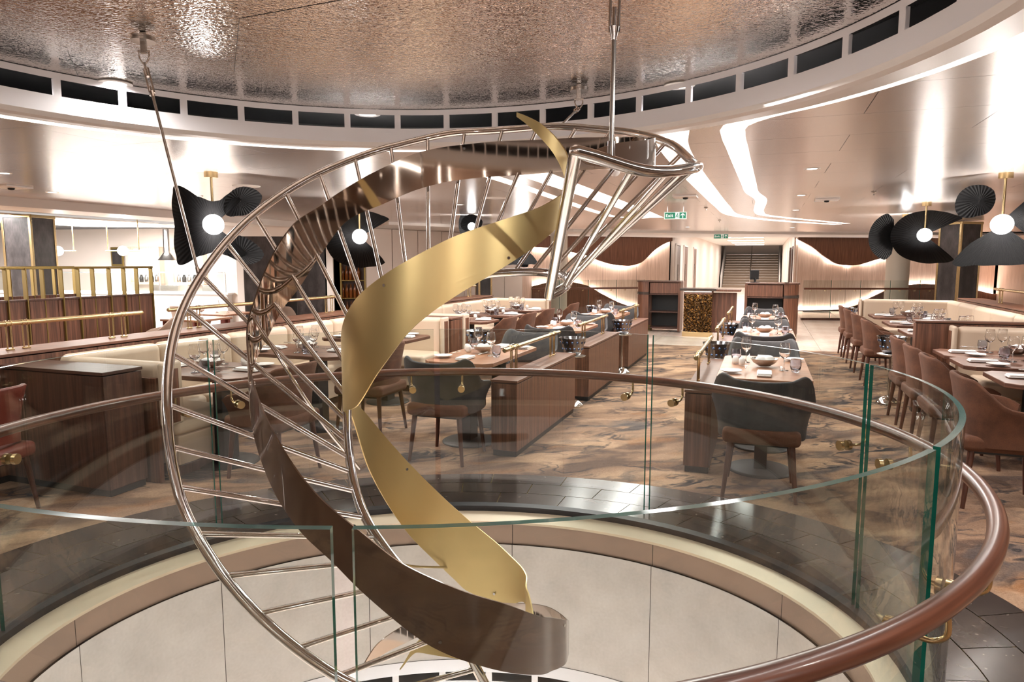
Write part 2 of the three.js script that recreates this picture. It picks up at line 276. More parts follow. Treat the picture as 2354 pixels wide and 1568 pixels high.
// wavy walls: proud dark upper and lower boards over a lit recessed panel
function wavyWall(name, p, q, up, low, H) {
  const L = Math.hypot(q[0] - p[0], q[1] - p[1]), o = struct(name, null, null, V(p[0], 0, p[1]), -Math.atan2(q[1] - p[1], q[0] - p[0]));
  const U = pchip(...up), D = pchip(...low), N = 60;
  part(o, 'lit_panel', boxAt(L, H, 0.04, L / 2, H / 2, -0.1, 0.002), M.paleWood);
  const us = new THREE.Shape(), ls = new THREE.Shape(); us.moveTo(0, H); us.lineTo(L, H); ls.moveTo(L, 0); ls.lineTo(0, 0);
  for (let i = N; i >= 0; i--) us.lineTo(L * i / N, U(L * i / N)); for (let i = 0; i <= N; i++) ls.lineTo(L * i / N, Math.max(0.012, D(L * i / N)));
  const ex = s => metreUV(new THREE.ExtrudeGeometry(s, { depth: 0.05, bevelEnabled: true, bevelSize: 0.006, bevelThickness: 0.006, bevelSegments: 2 }));
  part(o, 'upper_board', ex(us), M.darkWave); part(o, 'lower_board', ex(ls), M.darkWave);
  for (const [F, s] of [[U, 1], [D, -1]]) {
    const pts = []; for (let i = 0; i <= 40; i++) { const x = 0.03 + (L - 0.06) * i / 40; pts.push(V(x, Math.max(0.03, F(x)) + s * 0.03, -0.045)); }
    part(o, 'light_strip', tube(pts, 0.012, 80, 6), M.ledGlow);
    for (let i = 0; i < 12; i++) { const x0 = L * i / 12, x1 = L * (i + 1) / 12, h = x => Math.max(0.03, F(x)) + s * 0.012; edgeLight(o, V(x0, h(x0), -0.045), V(x1, h(x1), -0.045), V(0, -s, -0.3), 0.025, POWER.cove * 12, WARM); }
  }
  for (let i = 1; i < 4; i++) part(o, 'panel_joint', boxAt(0.006, H, 0.004, L * i / 4, H / 2, -0.079), M.black);
  return o;
}
M.ledGlow = S({ color: 0xffffff, emissive: 0xffe8d2, emissiveIntensity: 9 });
wavyWall('wall_wave_left', [0.6, -20.6], [5.15, -22.28], [[0, 0.6, 1.19, 1.84, 2.25, 2.75, 3.22, 3.66, 4.22, 4.6, 5], [2.03, 2, 1.9, 1.77, 1.62, 1.5, 1.46, 1.54, 1.97, 2.18, 2.3]], [[0, 0.67, 1.15, 1.76, 2.37, 3.1, 3.6, 4.45, 5], [0.85, 0.97, 0.97, 0.87, 0.57, 0.25, 0.12, 0.05, 0.02]], 2.42);
wavyWall('wall_wave_right', [9.15, -22.1], [16.4, -23.2], [[0, 0.48, 0.98, 1.45, 1.93, 2.83, 3.58, 4.37, 5.04, 5.6, 7.2], [2.3, 2.07, 1.74, 1.51, 1.47, 1.67, 1.9, 2.04, 2.12, 2.16, 2.1]], [[0, 0.3, 1.49, 2.15, 2.72, 3.57, 4.49, 5.65, 7.2], [0.012, 0.014, 0.03, 0.16, 0.43, 0.75, 0.85, 0.79, 0.5]], 2.42);
// corridor with a staircase at its far end
const cor = (a, b) => { const p = W(a, b); return [p.x, p.z]; };
wallBetween('wall_corridor_left', cor(23.0, -2.86), cor(46.5, -2.75), 2.95, M.wallWhite);
wallBetween('wall_corridor_right', cor(24.0, 0.92), cor(46.5, 1.05), 2.95, M.wallWhite);
wallBetween('wall_corridor_end', cor(49.8, -2.9), cor(49.8, 1.2), 4.6, M.wallWhite);
{ const e = (a, b) => new THREE.Vector2(cor(a, b)[0], -cor(a, b)[1]);
  struct('ceiling_corridor', flat(new THREE.Shape([e(22.6, -3.1), e(22.6, 1.3), e(46, 1.3), e(46, -3.1)]), 2.62, 2.7), M.white);
  struct('ceiling_stairwell', flat(new THREE.Shape([e(46, -3.1), e(46, 1.3), e(50, 1.3), e(50, -3.1)]), 4.2, 4.3), M.white);
  const cf = struct('floor_corridor'); for (let i = 0; i < 12; i++) part(cf, 'slab', flat(new THREE.Shape([e(22.4 + 2 * i, -3), e(22.4 + 2 * i, 1.2), e(24.39 + 2 * i, 1.2), e(24.39 + 2 * i, -3)]), -0.03, 0), M.paleStone);
  const st = struct('staircase', null, null, W(45.3, -0.85), TH);
  for (let i = 0; i < 13; i++) { part(st, 'step', boxAt(3.3, 0.16 * (i + 1), 0.29, 0, 0.08 * (i + 1), -0.29 * i - 0.15, 0.006), M.stair); part(st, 'nosing', boxAt(3.3, 0.02, 0.03, 0, 0.16 * (i + 1), -0.29 * i - 0.01), M.steel); }
  for (const x of [-1.72, 1.72]) part(st, 'string', metreUV(new THREE.ExtrudeGeometry(new THREE.Shape([[0.2, 0], [0.2, 0.75], [-3.9, 2.95], [-3.9, 2.0], [-0.3, 0]].map(p => new THREE.Vector2(...p))), { depth: 0.08, bevelEnabled: false }).rotateY(-Math.PI / 2).translate(x + 0.04, 0, 0)), M.white);
  part(st, 'handrail', join(bar(V(0, 0.95, 0.1), V(0, 3.0, -3.7), 0.03), bar(V(0, 0, 0.1), V(0, 0.95, 0.1), 0.025), bar(V(0, 1.05, -1.85), V(0, 2, -1.85), 0.02)), M.steel);
}

// ---------------------------------------------------------------- the hanging sculpture
const sculpture = thing('hanging_sculpture', 'chrome spiral ladder sculpture with gold and bronze ribbons hanging over the oval well', 'sculpture', V(0, 0, 0));
const cylPt = (cx, cz, r, deg, y) => V(cx + r * Math.cos(R(deg)), y, cz + r * Math.sin(R(deg)));
const OT = [-330, -300, -275, -262, -255.5, -246, -235.9, -227.2, -221, -216.4, -212.2, -209, -206, -198, -188, -174, -153, -132, -110, -87, -64, -39, -15, 4, 27, 47, 62];
const outerY = pchip(OT, [-0.55, -0.25, 0.05, 0.2, 0.266, 0.332, 0.415, 0.514, 0.624, 0.751, 0.888, 0.985, 1.08, 1.22, 1.36, 1.529, 1.773, 1.973, 2.118, 2.197, 2.203, 2.142, 2.035, 1.914, 1.849, 1.81, 1.838]);
const outerR = pchip([-330, -300, -275, -255.5, -246, -235.9, -227.2, -221, -216.4, -212.2, -206, 62], [0.5, 0.52, 0.55, 0.59, 0.63, 0.68, 0.74, 0.8, 0.855, 0.893, 0.905, 0.905]);
const innerY = pchip([-340, -310, -290, -270, -250, -237, -225, -213, -203, -195, -186, -175, -158, -136, -112, -90, -71, -46, -20, 14, 37],
  [-0.6, -0.2, 0.12, 0.4, 0.552, 0.632, 0.70, 0.785, 0.885, 0.99, 1.09, 1.16, 1.219, 1.31, 1.412, 1.49, 1.523, 1.531, 1.522, 1.49, 1.46]);
const outerAt = t => cylPt(-0.27, -2.5, outerR(t), t, outerY(t)), innerAt = t => cylPt(-0.2, -2.5, 0.404, t, innerY(t));
const along = (f, t0, t1, n) => { const p = []; for (let i = 0; i <= n; i++) p.push(f(t0 + (t1 - t0) * i / n)); return p; };
part(sculpture, 'outer_rail', tube(along(outerAt, 62, -328, 130), 0.0165, 420, 16), M.chrome);
part(sculpture, 'inner_rail', tube(along(innerAt, 37, -338, 130), 0.0165, 420, 16), M.chrome);
for (const [p, q] of [[outerAt(62), innerAt(37)], [outerAt(-328), innerAt(-338)]]) part(sculpture, 'end_bar', join(bar(p, q, 0.0165, 0.0165, 18), new THREE.SphereGeometry(0.0168, 16, 12).translate(p.x, p.y, p.z), new THREE.SphereGeometry(0.0168, 16, 12).translate(q.x, q.y, q.z)), M.chrome);
const rungs = [[50, 22], [39, 10], [32, 4], [24, 0], [8, -9], [-5.6, -20], [-15.4, -31], [-27.4, -45.9], [-39, -58.8], [-51.5, -71.4], [-64.5, -84], [-75.7, -92], [-87.5, -102.7], [-98.8, -112], [-110, -123], [-121, -136], [-132, -147], [-143, -158], [-153.3, -176], [-164, -187], [-174.6, -194], [-183.8, -199], [-194.7, -203], [-204, -207], [-208.5, -213], [-212.2, -223], [-216.4, -232], [-221, -242], [-227.2, -252], [-235.9, -262], [-246, -272], [-255.5, -282], [-266, -293], [-277, -304], [-290, -315], [-306, -327]];
for (const [a, b] of rungs) part(sculpture, 'rung', bar(outerAt(a), innerAt(b), 0.0088, 0.0088, 12), M.chrome);
function ribbon(name, mat, inner, cx, cz, rr, yu, yl, n, label) {      // a strip of sheet metal wound on a cylinder: radius, upper and lower edge against the angle
  const fr = pchip(...rr), fu = pchip(...yu), fl = pchip(...yl), t0 = yu[0][0], t1 = yu[0][yu[0].length - 1], th = 0.005;
  const at = (u, k) => { const t = t0 + (t1 - t0) * u, r = fr(t), y0 = fu(t), y1 = Math.min(y0 - 0.004, fl(t)); const c = [[r, y0], [r, y1], [r - th, y1], [r - th, y0]][k % 4]; const p = cylPt(cx, cz, c[0], t, c[1]); return [p.x, p.y, p.z]; };
  const face = (k, m) => grid(n, m, (u, v) => { const a = at(u, k), b = at(u, k + 1); return a.map((q, i) => q + (b[i] - q) * v); });
  const o = part(sculpture, name, mergeGeometries([face(0, 8), face(1, 1), face(3, 1)]), mat, null, null, label); part(o, 'inner_face', face(2, 8), inner);
  for (let i = 1; i < 9; i++) { const u = (i + 0.1) / 9.4, a = V(...at(u, 0)), b = V(...at(u, 1)), c = a.clone().lerp(b, i % 2 ? 0.12 : 0.86), out = V(c.x - cx, 0, c.z - cz).normalize(); part(o, 'screw', bar(c.clone().addScaledVector(out, -0.012), c.clone().addScaledVector(out, 0.004), 0.006, 0.005, 10), M.chrome); }
  return o;
}
ribbon('gold_ribbon', M.gold, M.gold, -0.2, -2.5,
  [[-56, -50, -40, 122, 143, 166, 184, 203, 248, 277, 304, 320, 331, 345, 370, 400, 430, 475], [0.395, 0.4, 0.41, 0.41, 0.412, 0.418, 0.415, 0.41, 0.41, 0.4, 0.37, 0.34, 0.3, 0.3, 0.32, 0.37, 0.41, 0.41]],
  [[-56, -50, -40, -30, -20, -8, 7, 30, 45, 66, 85, 104, 122, 143, 166, 184, 203, 222, 234, 248, 262, 277, 290, 304, 318, 332, 350, 400, 440, 462, 475], [2.168, 2.15, 2.112, 2.065, 2.015, 1.955, 1.84, 1.786, 1.745, 1.698, 1.652, 1.587, 1.52, 1.432, 1.29, 1.082, 0.966, 0.82, 0.72, 0.606, 0.50, 0.409, 0.352, 0.306, 0.28, 0.245, 0.14, 0.16, 0.35, 0.353, 0.228]],
  [[-56, -50, -40, -30, -20, -8, 7, 30, 45, 66, 85, 104, 122, 143, 166, 184, 203, 222, 234, 248, 262, 270, 286, 304, 318, 335, 370, 420, 450, 465, 475], [2.15, 2.12, 2.058, 2.0, 1.935, 1.85, 1.772, 1.69, 1.632, 1.55, 1.472, 1.375, 1.235, 1.085, 1.04, 1.0, 0.75, 0.525, 0.396, 0.275, 0.165, 0.112, 0.078, 0.105, 0.145, 0.13, 0.05, 0.2, 0.29, 0.3, 0.222]], 420, 'brushed gold ribbon');
ribbon('bronze_ribbon', M.bronze, M.bronzeMirror, -0.21, -2.5,
  [[-516, -487, -420, -350, -332, -318, -306, -295, -280, -270, -260, -251, -243, -235, 1, 11, 20, 35, 47], [0.45, 0.45, 0.43, 0.43, 0.45, 0.47, 0.52, 0.57, 0.63, 0.66, 0.69, 0.7, 0.71, 0.717, 0.717, 0.7, 0.68, 0.65, 0.6]],
  [[-516, -505, -487, -460, -420, -393, -370, -350, -331.7, -306.9, -287, -273.5, -261.3, -252.4, -242.4, -234.7, -224, -216, -206.3, -197.6, -186, -176, -166, -157, -146, -135, -121, -107, -94, -77, -52, -32, -18, 1, 11, 21, 35, 44, 47], [-0.098, -0.055, -0.028, 0.02, 0.072, 0.126, 0.163, 0.235, 0.313, 0.431, 0.566, 0.65, 0.739, 0.819, 0.9, 0.975, 1.082, 1.159, 1.253, 1.342, 1.421, 1.527, 1.642, 1.732, 1.805, 1.89, 1.988, 2.068, 2.102, 2.118, 2.108, 2.08, 2.052, 2.01, 1.985, 1.96, 1.93, 1.895, 1.876]],
  [[-516, -505, -487, -460, -420, -393, -370, -340, -315, -295, -280.2, -269.1, -259.2, -250.9, -244.4, -235.3, -226.9, -217.3, -205.2, -197, -186, -176, -166, -157, -146, -135, -121, -107, -94, -77, -52, -32, -18, 0, 20, 35, 44, 47], [-0.12, -0.117, -0.112, -0.06, -0.02, 0.01, 0.05, 0.12, 0.196, 0.301, 0.395, 0.473, 0.575, 0.657, 0.724, 0.793, 0.862, 0.956, 1.07, 1.145, 1.219, 1.285, 1.385, 1.465, 1.61, 1.75, 1.83, 1.905, 1.945, 1.963, 1.967, 1.953, 1.938, 1.905, 1.875, 1.853, 1.857, 1.872]], 520, 'dark bronze ribbon with a mirror inside');
part(sculpture, 'bracket', tube([cylPt(-0.21, -2.5, 0.717, 172, 1.39), cylPt(-0.21, -2.5, 0.6, 168, 1.2), cylPt(-0.2, -2.5, 0.5, 178, 0.97), cylPt(-0.2, -2.5, 0.412, 195, 0.765)], 0.006, 40, 8), M.chrome);
part(sculpture, 'bracket', tube([cylPt(-0.21, -2.5, 0.69, 110, 0.83), cylPt(-0.21, -2.5, 0.69, 110, 0.83).lerp(cylPt(-0.2, -2.5, 0.405, 257, 0.222), 0.45).add(V(-0.03, -0.05, 0)), cylPt(-0.2, -2.5, 0.405, 257, 0.222)], 0.006, 40, 8), M.chrome);
// suspension rods with turnbuckles and round ceiling plates
function hanger(label, top, end, plate) {
  const o = thing('suspension_rod', label, 'rod', top, 0, 'rods that carry the sculpture'), e = end.clone().sub(top), dir = e.clone().normalize(), at = s => dir.clone().multiplyScalar(s), k = plate ? 0.2 : 0.0;
  if (plate) {
    part(o, 'ceiling_plate', join(new THREE.CylinderGeometry(0.056, 0.056, 0.008, 32).translate(0, -0.028, 0), new THREE.CylinderGeometry(0.056, 0.056, 0.008, 32).translate(0, -0.041, 0), new THREE.CylinderGeometry(0.05, 0.05, 0.006, 32).translate(0, -0.0345, 0)), M.steel);
    part(o, 'lug', boxAt(0.03, 0.1, 0.012, 0, -0.05, 0), M.steel);
    part(o, 'shackle', join(tube([V(-0.02, -0.09, 0), V(-0.024, -0.115, 0), V(0, -0.147, 0), V(0.024, -0.115, 0), V(0.02, -0.09, 0)], 0.0045, 24, 8), bar(V(-0.028, -0.09, 0), V(0.028, -0.09, 0), 0.005)), M.chrome);
  }
  const s = plate ? V(0, -0.143, 0) : V(0, 0, 0), d2 = e.clone().sub(s).normalize(), L = e.clone().sub(s).length(), q = t => s.clone().addScaledVector(d2, t), n = V(0, 0, 1).cross(d2).normalize().multiplyScalar(0.011), t0 = plate ? 0.05 : L - 0.47, t1 = t0 + (plate ? 0.2 : 0.15);
  part(o, 'turnbuckle', join(bar(q(t0).add(n), q(t1).add(n), 0.0042, 0.0042, 8), bar(q(t0).sub(n), q(t1).sub(n), 0.0042, 0.0042, 8), bar(q(t0 - 0.015), q(t0 + 0.012), 0.006, 0.0135, 12), bar(q(t1 - 0.012), q(t1 + 0.02), 0.0135, 0.006, 12), bar(q(t0), q(t0 + 0.06), 0.0055), bar(q(t1 - 0.06), q(t1), 0.0055)), M.chrome);
  part(o, 'rod', join(bar(q(0), q(t0), 0.0055), bar(q(t1), q(L), 0.0062)), M.steel);
  part(o, 'end_fitting', bar(q(L - 0.05), q(L), 0.009, 0.011, 12), M.chrome);
}
hanger('slanting steel rod from the round ceiling plate to the far side rail of the sculpture', V(-1.75, 2.655, -3.38), outerAt(-175.5), true);
hanger('short steel rod behind the gold ribbon tip, hung from the second round ceiling plate', V(0.41, 2.655, -4.33), outerAt(-57), true);
hanger('vertical steel rod that holds the front end of the sculpture rail', V(outerAt(55).x + 0.015, 2.655, outerAt(55).z - 0.06), outerAt(55), false);

// ---------------------------------------------------------------- glass balustrade and its wooden handrail
const JA = [-140.5, -96.3, -52, -4.5, 45.3, 89.6, 134.6, 177], PL = ['beside the red leather chair and wooden cabinet', 'behind the chrome ladder, before the long booth', 'behind the gold ribbon, facing the dark chair of the middle row', 'facing the open aisle and the aisle table', 'on the tight bend beside the brown tub chairs', 'nearest the viewer, over the bright sculpture foot', 'nearest the viewer, across the dark bronze ribbon', 'at the near bend by the dark floor tiles'];
const gA = 1.885, gB = 1.73, gT = 0.017, GH = 1.125;
for (let i = 0; i < 8; i++) {
  const j0 = JA[(i + 7) % 8] - (i === 0 ? 360 : 0), t0 = R(j0 + 0.55), t1 = R(JA[i] - 0.55);
  const o = thing('glass_panel', 'curved clear glass balustrade ' + PL[i], 'glass panel', V(0, 0, 0), 0, 'curved glass balustrade panels');
  part(o, 'glass_pane', join(band([gA, gB, 0.0], [gA, gB, GH - 0.001], t0, t1, 30), band([gA - gT, gB - gT, 0.0], [gA - gT, gB - gT, GH - 0.001], t0, t1, 30)), M.pane);
  part(o, 'top_edge', band([gA - gT, gB - gT, GH], [gA, gB, GH], t0, t1, 30), M.greenEdgeTop);
  for (const t of [t0, t1]) { const p = ell(gA, gB, t, 0), q = ell(gA - gT, gB - gT, t, 0), g = new THREE.BufferGeometry(); g.setAttribute('position', new THREE.Float32BufferAttribute([...p, ...q, q[0], GH, q[2], p[0], GH, p[2]], 3)); g.setAttribute('uv', new THREE.Float32BufferAttribute([0, 0, 0.02, 0, 0.02, 1, 0, 1], 2)); g.setIndex([0, 1, 2, 0, 2, 3]); g.computeVertexNormals(); part(o, 'end_edge', g, M.greenEdge); }
}
const rail = thing('handrail', 'round brown wooden handrail that runs round the outside of the glass balustrade', 'handrail', V(0, 0, 0));
{ const railAt = t => V(EX + 1.99 * Math.cos(t), 0.82, EZ - 0.01 + 1.82 * Math.sin(t));
  const pts = []; for (let i = 0; i < 72; i++) pts.push(railAt(i / 72 * Math.PI * 2)); const g = tube(pts, 0.027, 220, 16, true);
  const uv = g.attributes.uv; for (let i = 0; i < uv.count; i++) uv.setXY(i, uv.getY(i) * 0.17, uv.getX(i) * 12); part(rail, 'rail', g, M.railWood);
  for (let i = 0; i < 8; i++) for (const s of [-5, 5]) {              // brass brackets either side of every joint
    const t = R(JA[i] + s), r = railAt(t), [gx, , gz] = ell(gA, gB, t, 0), n = V(Math.cos(t) / gA, 0, Math.sin(t) / gB).normalize(), y = 0.72, G = V(gx, y, gz), b = part(rail, 'bracket', join(bar(G.clone().addScaledVector(n, 0.004), G.clone().addScaledVector(n, 0.022), 0.024, 0.024, 20), tube([G.clone().addScaledVector(n, 0.02), V(r.x, y, r.z).lerp(G, 0.25), V(r.x, y + 0.02, r.z), V(r.x, 0.795, r.z)], 0.007, 20, 8)), M.brass);
    part(b, 'disc', bar(G.clone().addScaledVector(n, -gT - 0.018), G.clone().addScaledVector(n, -gT - 0.002), 0.023, 0.024, 20), M.brass);
  }
}

// ---------------------------------------------------------------- pendant lamps with pleated black shades
function petal(r, z, pleats = 60, a0 = 0, a1 = 360, n = 220) {         // a radially pleated sheet: outline r(deg), bend z(radius, deg)
  return grid(n, 14, (u, v) => { const d = a0 + (a1 - a0) * u, R0 = r(d), q = 0.004 + (R0 - 0.004) * v, t = R(d); return [q * Math.cos(t), q * Math.sin(t), z(q, d) + 0.0035 * Math.sin(u * n * Math.PI / 2) * Math.min(1, q * 8)]; });
}
const outline = (...k) => { const f = pchip(k.map(x => x[0]), k.map(x => x[1])); return f; };
function pendant(label, pos, light, shapes) {
  const o = thing('pendant_lamp', label, 'lamp', pos, Math.atan2(-pos.x, -pos.z) , 'black pleated pendant lamps'), y = light - pos.y;
  part(o, 'canopy', join(new THREE.CylinderGeometry(0.062, 0.062, 0.055, 32).translate(0, -0.0275, 0)), M.brass);
  part(o, 'rod', bar(V(0, -0.05, 0), V(0, y + 0.08, -0.02), 0.012, 0.012, 12), M.brass);
  part(o, 'socket', bar(V(0, y + 0.1, -0.02), V(0, y, -0.02), 0.03, 0.035, 16), M.brass);
  for (const [g, p, r] of shapes) part(o, 'lamp_shade', g, M.pleat, [p[0], y + p[1], p[2]], r || [0, 0, 0]);
  part(o, 'bulb', new THREE.SphereGeometry(0.095, 28, 20).translate(0, y, 0.05), M.bulb);
  const l = new THREE.PointLight(0xfff6ee, POWER.pendant, 0, 2); l.position.set(0, y, 0.05); l.shadow.radius = 3.6; l.castShadow = true; o.add(l);
  return o;
}
const pac = petal(outline([28, 0.07], [29.5, 0.49], [45, 0.43], [75, 0.37], [100, 0.365], [140, 0.41], [180, 0.44], [215, 0.43], [255, 0.395], [290, 0.42], [318, 0.5], [322, 0.07]), (q, d) => -1.1 * q * q + 0.75 * q * q * Math.cos(R(2 * d)), 60, 28, 322);
const square = petal(outline([42, 0.07], [44, 0.4], [52, 0.42], [62, 0.35], [75, 0.24], [90, 0.22], [115, 0.29], [132, 0.49], [140, 0.45], [180, 0.345], [220, 0.45], [229, 0.5], [245, 0.33], [270, 0.26], [290, 0.31], [308, 0.46], [316, 0.5], [322, 0.07]), (q, d) => -0.7 * q * q - 1.0 * q * q * Math.cos(R(2 * d)), 60, 42, 322);
const fan = petal(outline([95, 0.25], [110, 0.36], [180, 0.34], [250, 0.36], [265, 0.25]), (q) => 0.8 * q * q - 0.1, 40, 95, 265, 140);
const flap = petal(outline([0, 0.2], [60, 0.17], [120, 0.18], [180, 0.2], [240, 0.14], [300, 0.15], [360, 0.2]), (q) => 1.8 * q * q, 40, 0, 360, 120);
const skirt = petal(outline([216, 0.3], [226, 0.53], [245, 0.43], [270, 0.39], [295, 0.42], [312, 0.5], [320, 0.3]), (q) => 0.5 * q * q, 50, 216, 320, 160);
const wing = petal(outline([-42, 0.3], [-38, 0.5], [-10, 0.6], [30, 0.6], [44, 0.52], [48, 0.3]), (q, d) => 0.9 * q * q * Math.cos(R(2 * d)), 50, -42, 48, 140);
const lampAt = (x, z) => V(x, 2.42, z);
pendant('black pleated lamp with a square front and two curled flaps above the long booth', lampAt(-2.85, -6.6), 1.925, [[square, [0, 0, 0]], [flap, [0.25, 0.24, -0.1], [0.5, 0.4, 0.3]], [flap, [0.24, -0.27, -0.1], [-0.6, 0.4, 0]]]);
pendant('black pleated lamp with a wedge shaped mouth above the long booth', lampAt(-1.98, -8.97), 1.90, [[pac, [0, 0, 0], [0, 0.15, 0]]]);
pendant('black pleated lamp mostly hidden behind the gold ribbon above the rear booth', lampAt(-0.73, -12.54), 2.20, [[flap, [0, 0.05, 0.1], [0, 0, 0.2]], [fan, [0.1, 0.05, -0.05]]]);
pendant('small black pleated lamp seen below the gold ribbon at the back of the room', lampAt(0.22, -14.9), 1.86, [[skirt, [0, 0.05, 0]], [fan, [0.05, -0.04, -0.05], [0, 0, 0.5]]]);
pendant('black pleated lamp with a wedge shaped mouth and a round tail above the right booth', lampAt(5.9, -9.87), 1.955, [[pac, [0, 0, 0], [0, -0.1, -0.03]], [fan, [-0.38, -0.01, -0.12]]]);
pendant('large black pleated lamp with fanned flaps nearest above the right booth tables', lampAt(4.72, -6.66), 1.93, [[flap, [-0.2, 0.24, -0.08], [0.3, -0.4, 0.7]], [skirt, [0, 0, 0]], [wing, [0.02, 0.06, 0]]]);
pendant('far black pleated lamp half hidden by the round tail of another lamp', lampAt(7.0, -12.3), 2.05, [[flap, [0, 0, 0.1]]]);

pendant('black pleated lamp behind the viewer on the booth side', lampAt(-3.4, 2.2), 1.93, [[pac, [0, 0, 0]]]); pendant('black pleated lamp behind the viewer on the right side', lampAt(3.6, 1.4), 1.93, [[pac, [0, 0, 0]]]); pendant('black pleated lamp straight behind the viewer', lampAt(0.6, 3.6), 1.95, [[fan, [0, 0, 0]]]);
for (const [x, t] of [[-2.4, 'on the booth side'], [1.7, 'on the aisle side']]) { const o = thing('wall_light', 'tall narrow white wall light on the wall behind the viewer ' + t, 'wall light', V(x, 1.5, 4.9), Math.PI, 'tall wall lights'); part(o, 'housing', boxAt(0.12, 1.3, 0.03, 0, 0, 0, 0.006), M.steel); part(o, 'lamp_lens', boxAt(0.07, 1.22, 0.02, 0, 0, 0.022, 0.004), M.downGlow); panelLight(o, 0.07, 1.22, [0, 0, 0.036], [0, 0, 2], 22); }

// ---------------------------------------------------------------- other ceiling lights
function strip(name, label, pts, w, y = 2.4185) {                        // a flat glowing line let into the ceiling
  const c = new THREE.CatmullRomCurve3(pts.map(p => V(p.x, 0, p.z))), L = c.getLength(), n = Math.max(1, Math.round(L / 3.2));
  for (let i = 0; i < n; i++) {
    const f = k => grid(24, 1, (u, v) => { const t = (i + u) / n, p = c.getPointAt(t), d = c.getTangentAt(t), s = [[-0.5, 0], [0.5, 0], [0.5, 1], [-0.5, 1]], a = s[k], b = s[(k + 1) % 4], m = [a[0] + (b[0] - a[0]) * v, a[1] + (b[1] - a[1]) * v]; return [p.x + -d.z * m[0] * w, y + m[1] * 0.003, p.z + d.x * m[0] * w]; });
    const mesh = solo('ceiling_light_strip', label + ['', ', second length', ', third length', ', fourth length', ', fifth length'][i], 'light strip', join(f(0), f(1), f(2), f(3)), M.glow, V(0, 0, 0), 0, 'glowing ceiling lines');
    const a = c.getPointAt(i / n), b = c.getPointAt((i + 1) / n), m = c.getPointAt((i + 0.5) / n), l = new THREE.RectAreaLight(NEUTRAL, POWER.strip, w, a.distanceTo(b));
    l.position.set(m.x, y - 0.004, m.z); l.rotation.set(-Math.PI / 2, 0, 0); l.rotation.order = 'YXZ'; l.rotation.set(-Math.PI / 2, Math.atan2(b.x - a.x, b.z - a.z), 0); scene.add(l);
  }
}
const arc = (r, d0, d1, n = 14) => { const p = []; for (let i = 0; i <= n; i++) { const t = R(d0 + (d1 - d0) * i / n); p.push(V(CX + r * Math.cos(t), 0, CZ + r * Math.sin(t))); } return p; };
const wp = l => l.map(([a, b]) => W(a, b));
strip('s', 'white light line that curves round the ceiling recess into the aisle', [...arc(2.6, 62, -33), ...wp([[4.62, -0.21], [4.95, -0.235], [5.5, -0.23], [6, -0.225], [7, -0.213], [8, -0.2], [9, -0.183], [10, -0.09], [12.4, -0.13], [13.3, -0.06], [14.2, 0.3], [15.6, 1.0], [16.9, 1.66]])], 0.155);
strip('s', 'broad white light line along the middle of the aisle ceiling', wp([[4.62, -0.6], [5.2, -0.665], [6.5, -0.69], [8.5, -0.68], [11, -0.65], [13, -0.58], [14.2, -0.25], [15.6, 0.42], [17.2, 1.5]]), 0.22);
strip('s', 'broad white light line behind the end bar of the sculpture', wp([[5.35, -2.15], [7, -2.13], [9, -2.08], [11.4, -2.03], [13.4, -2.02]]), 0.34);
strip('s', 'narrow white light line beside the broad one behind the sculpture', wp([[5.5, -2.6], [7, -2.6], [9, -2.66], [11.6, -2.72], [13, -2.62], [13.5, -2.2]]), 0.15);
strip('s', 'thin warm light line round the far side of the ceiling recess', arc(2.69, -235, -84, 24), 0.1);
function downlight(label, x, y, z, r = 0.045, power = 1, cone = 62) {
  const o = thing('downlight', label, 'downlight', V(x, y, z), 0, 'round ceiling downlights');
  part(o, 'trim_ring', lathe([[r, 0], [r * 1.55, -0.002], [r * 1.6, 0.004], [r, 0.012]], 28), M.white); part(o, 'lamp_lens', new THREE.CylinderGeometry(r, r, 0.006, 24).translate(0, 0.002, 0), M.downGlow);
  const l = new THREE.SpotLight(WARM, POWER.down * power, 0, R(cone), 0.7, 2); l.position.set(0, -0.006, 0); l.target.position.set(0, -1, 0); l.shadow.radius = 2.2; l.castShadow = true; o.add(l, l.target);
}
for (const [x, z, s] of [[-2.41, -4.3, 'near the slanting rod'], [-1.06, -5.16, 'at the back'], [1.03, -4.35, 'above the sculpture end']]) downlight('ring shaped downlight in the mirrored recess ' + s, x, 2.647, z, 0.06, 1.6, 86);
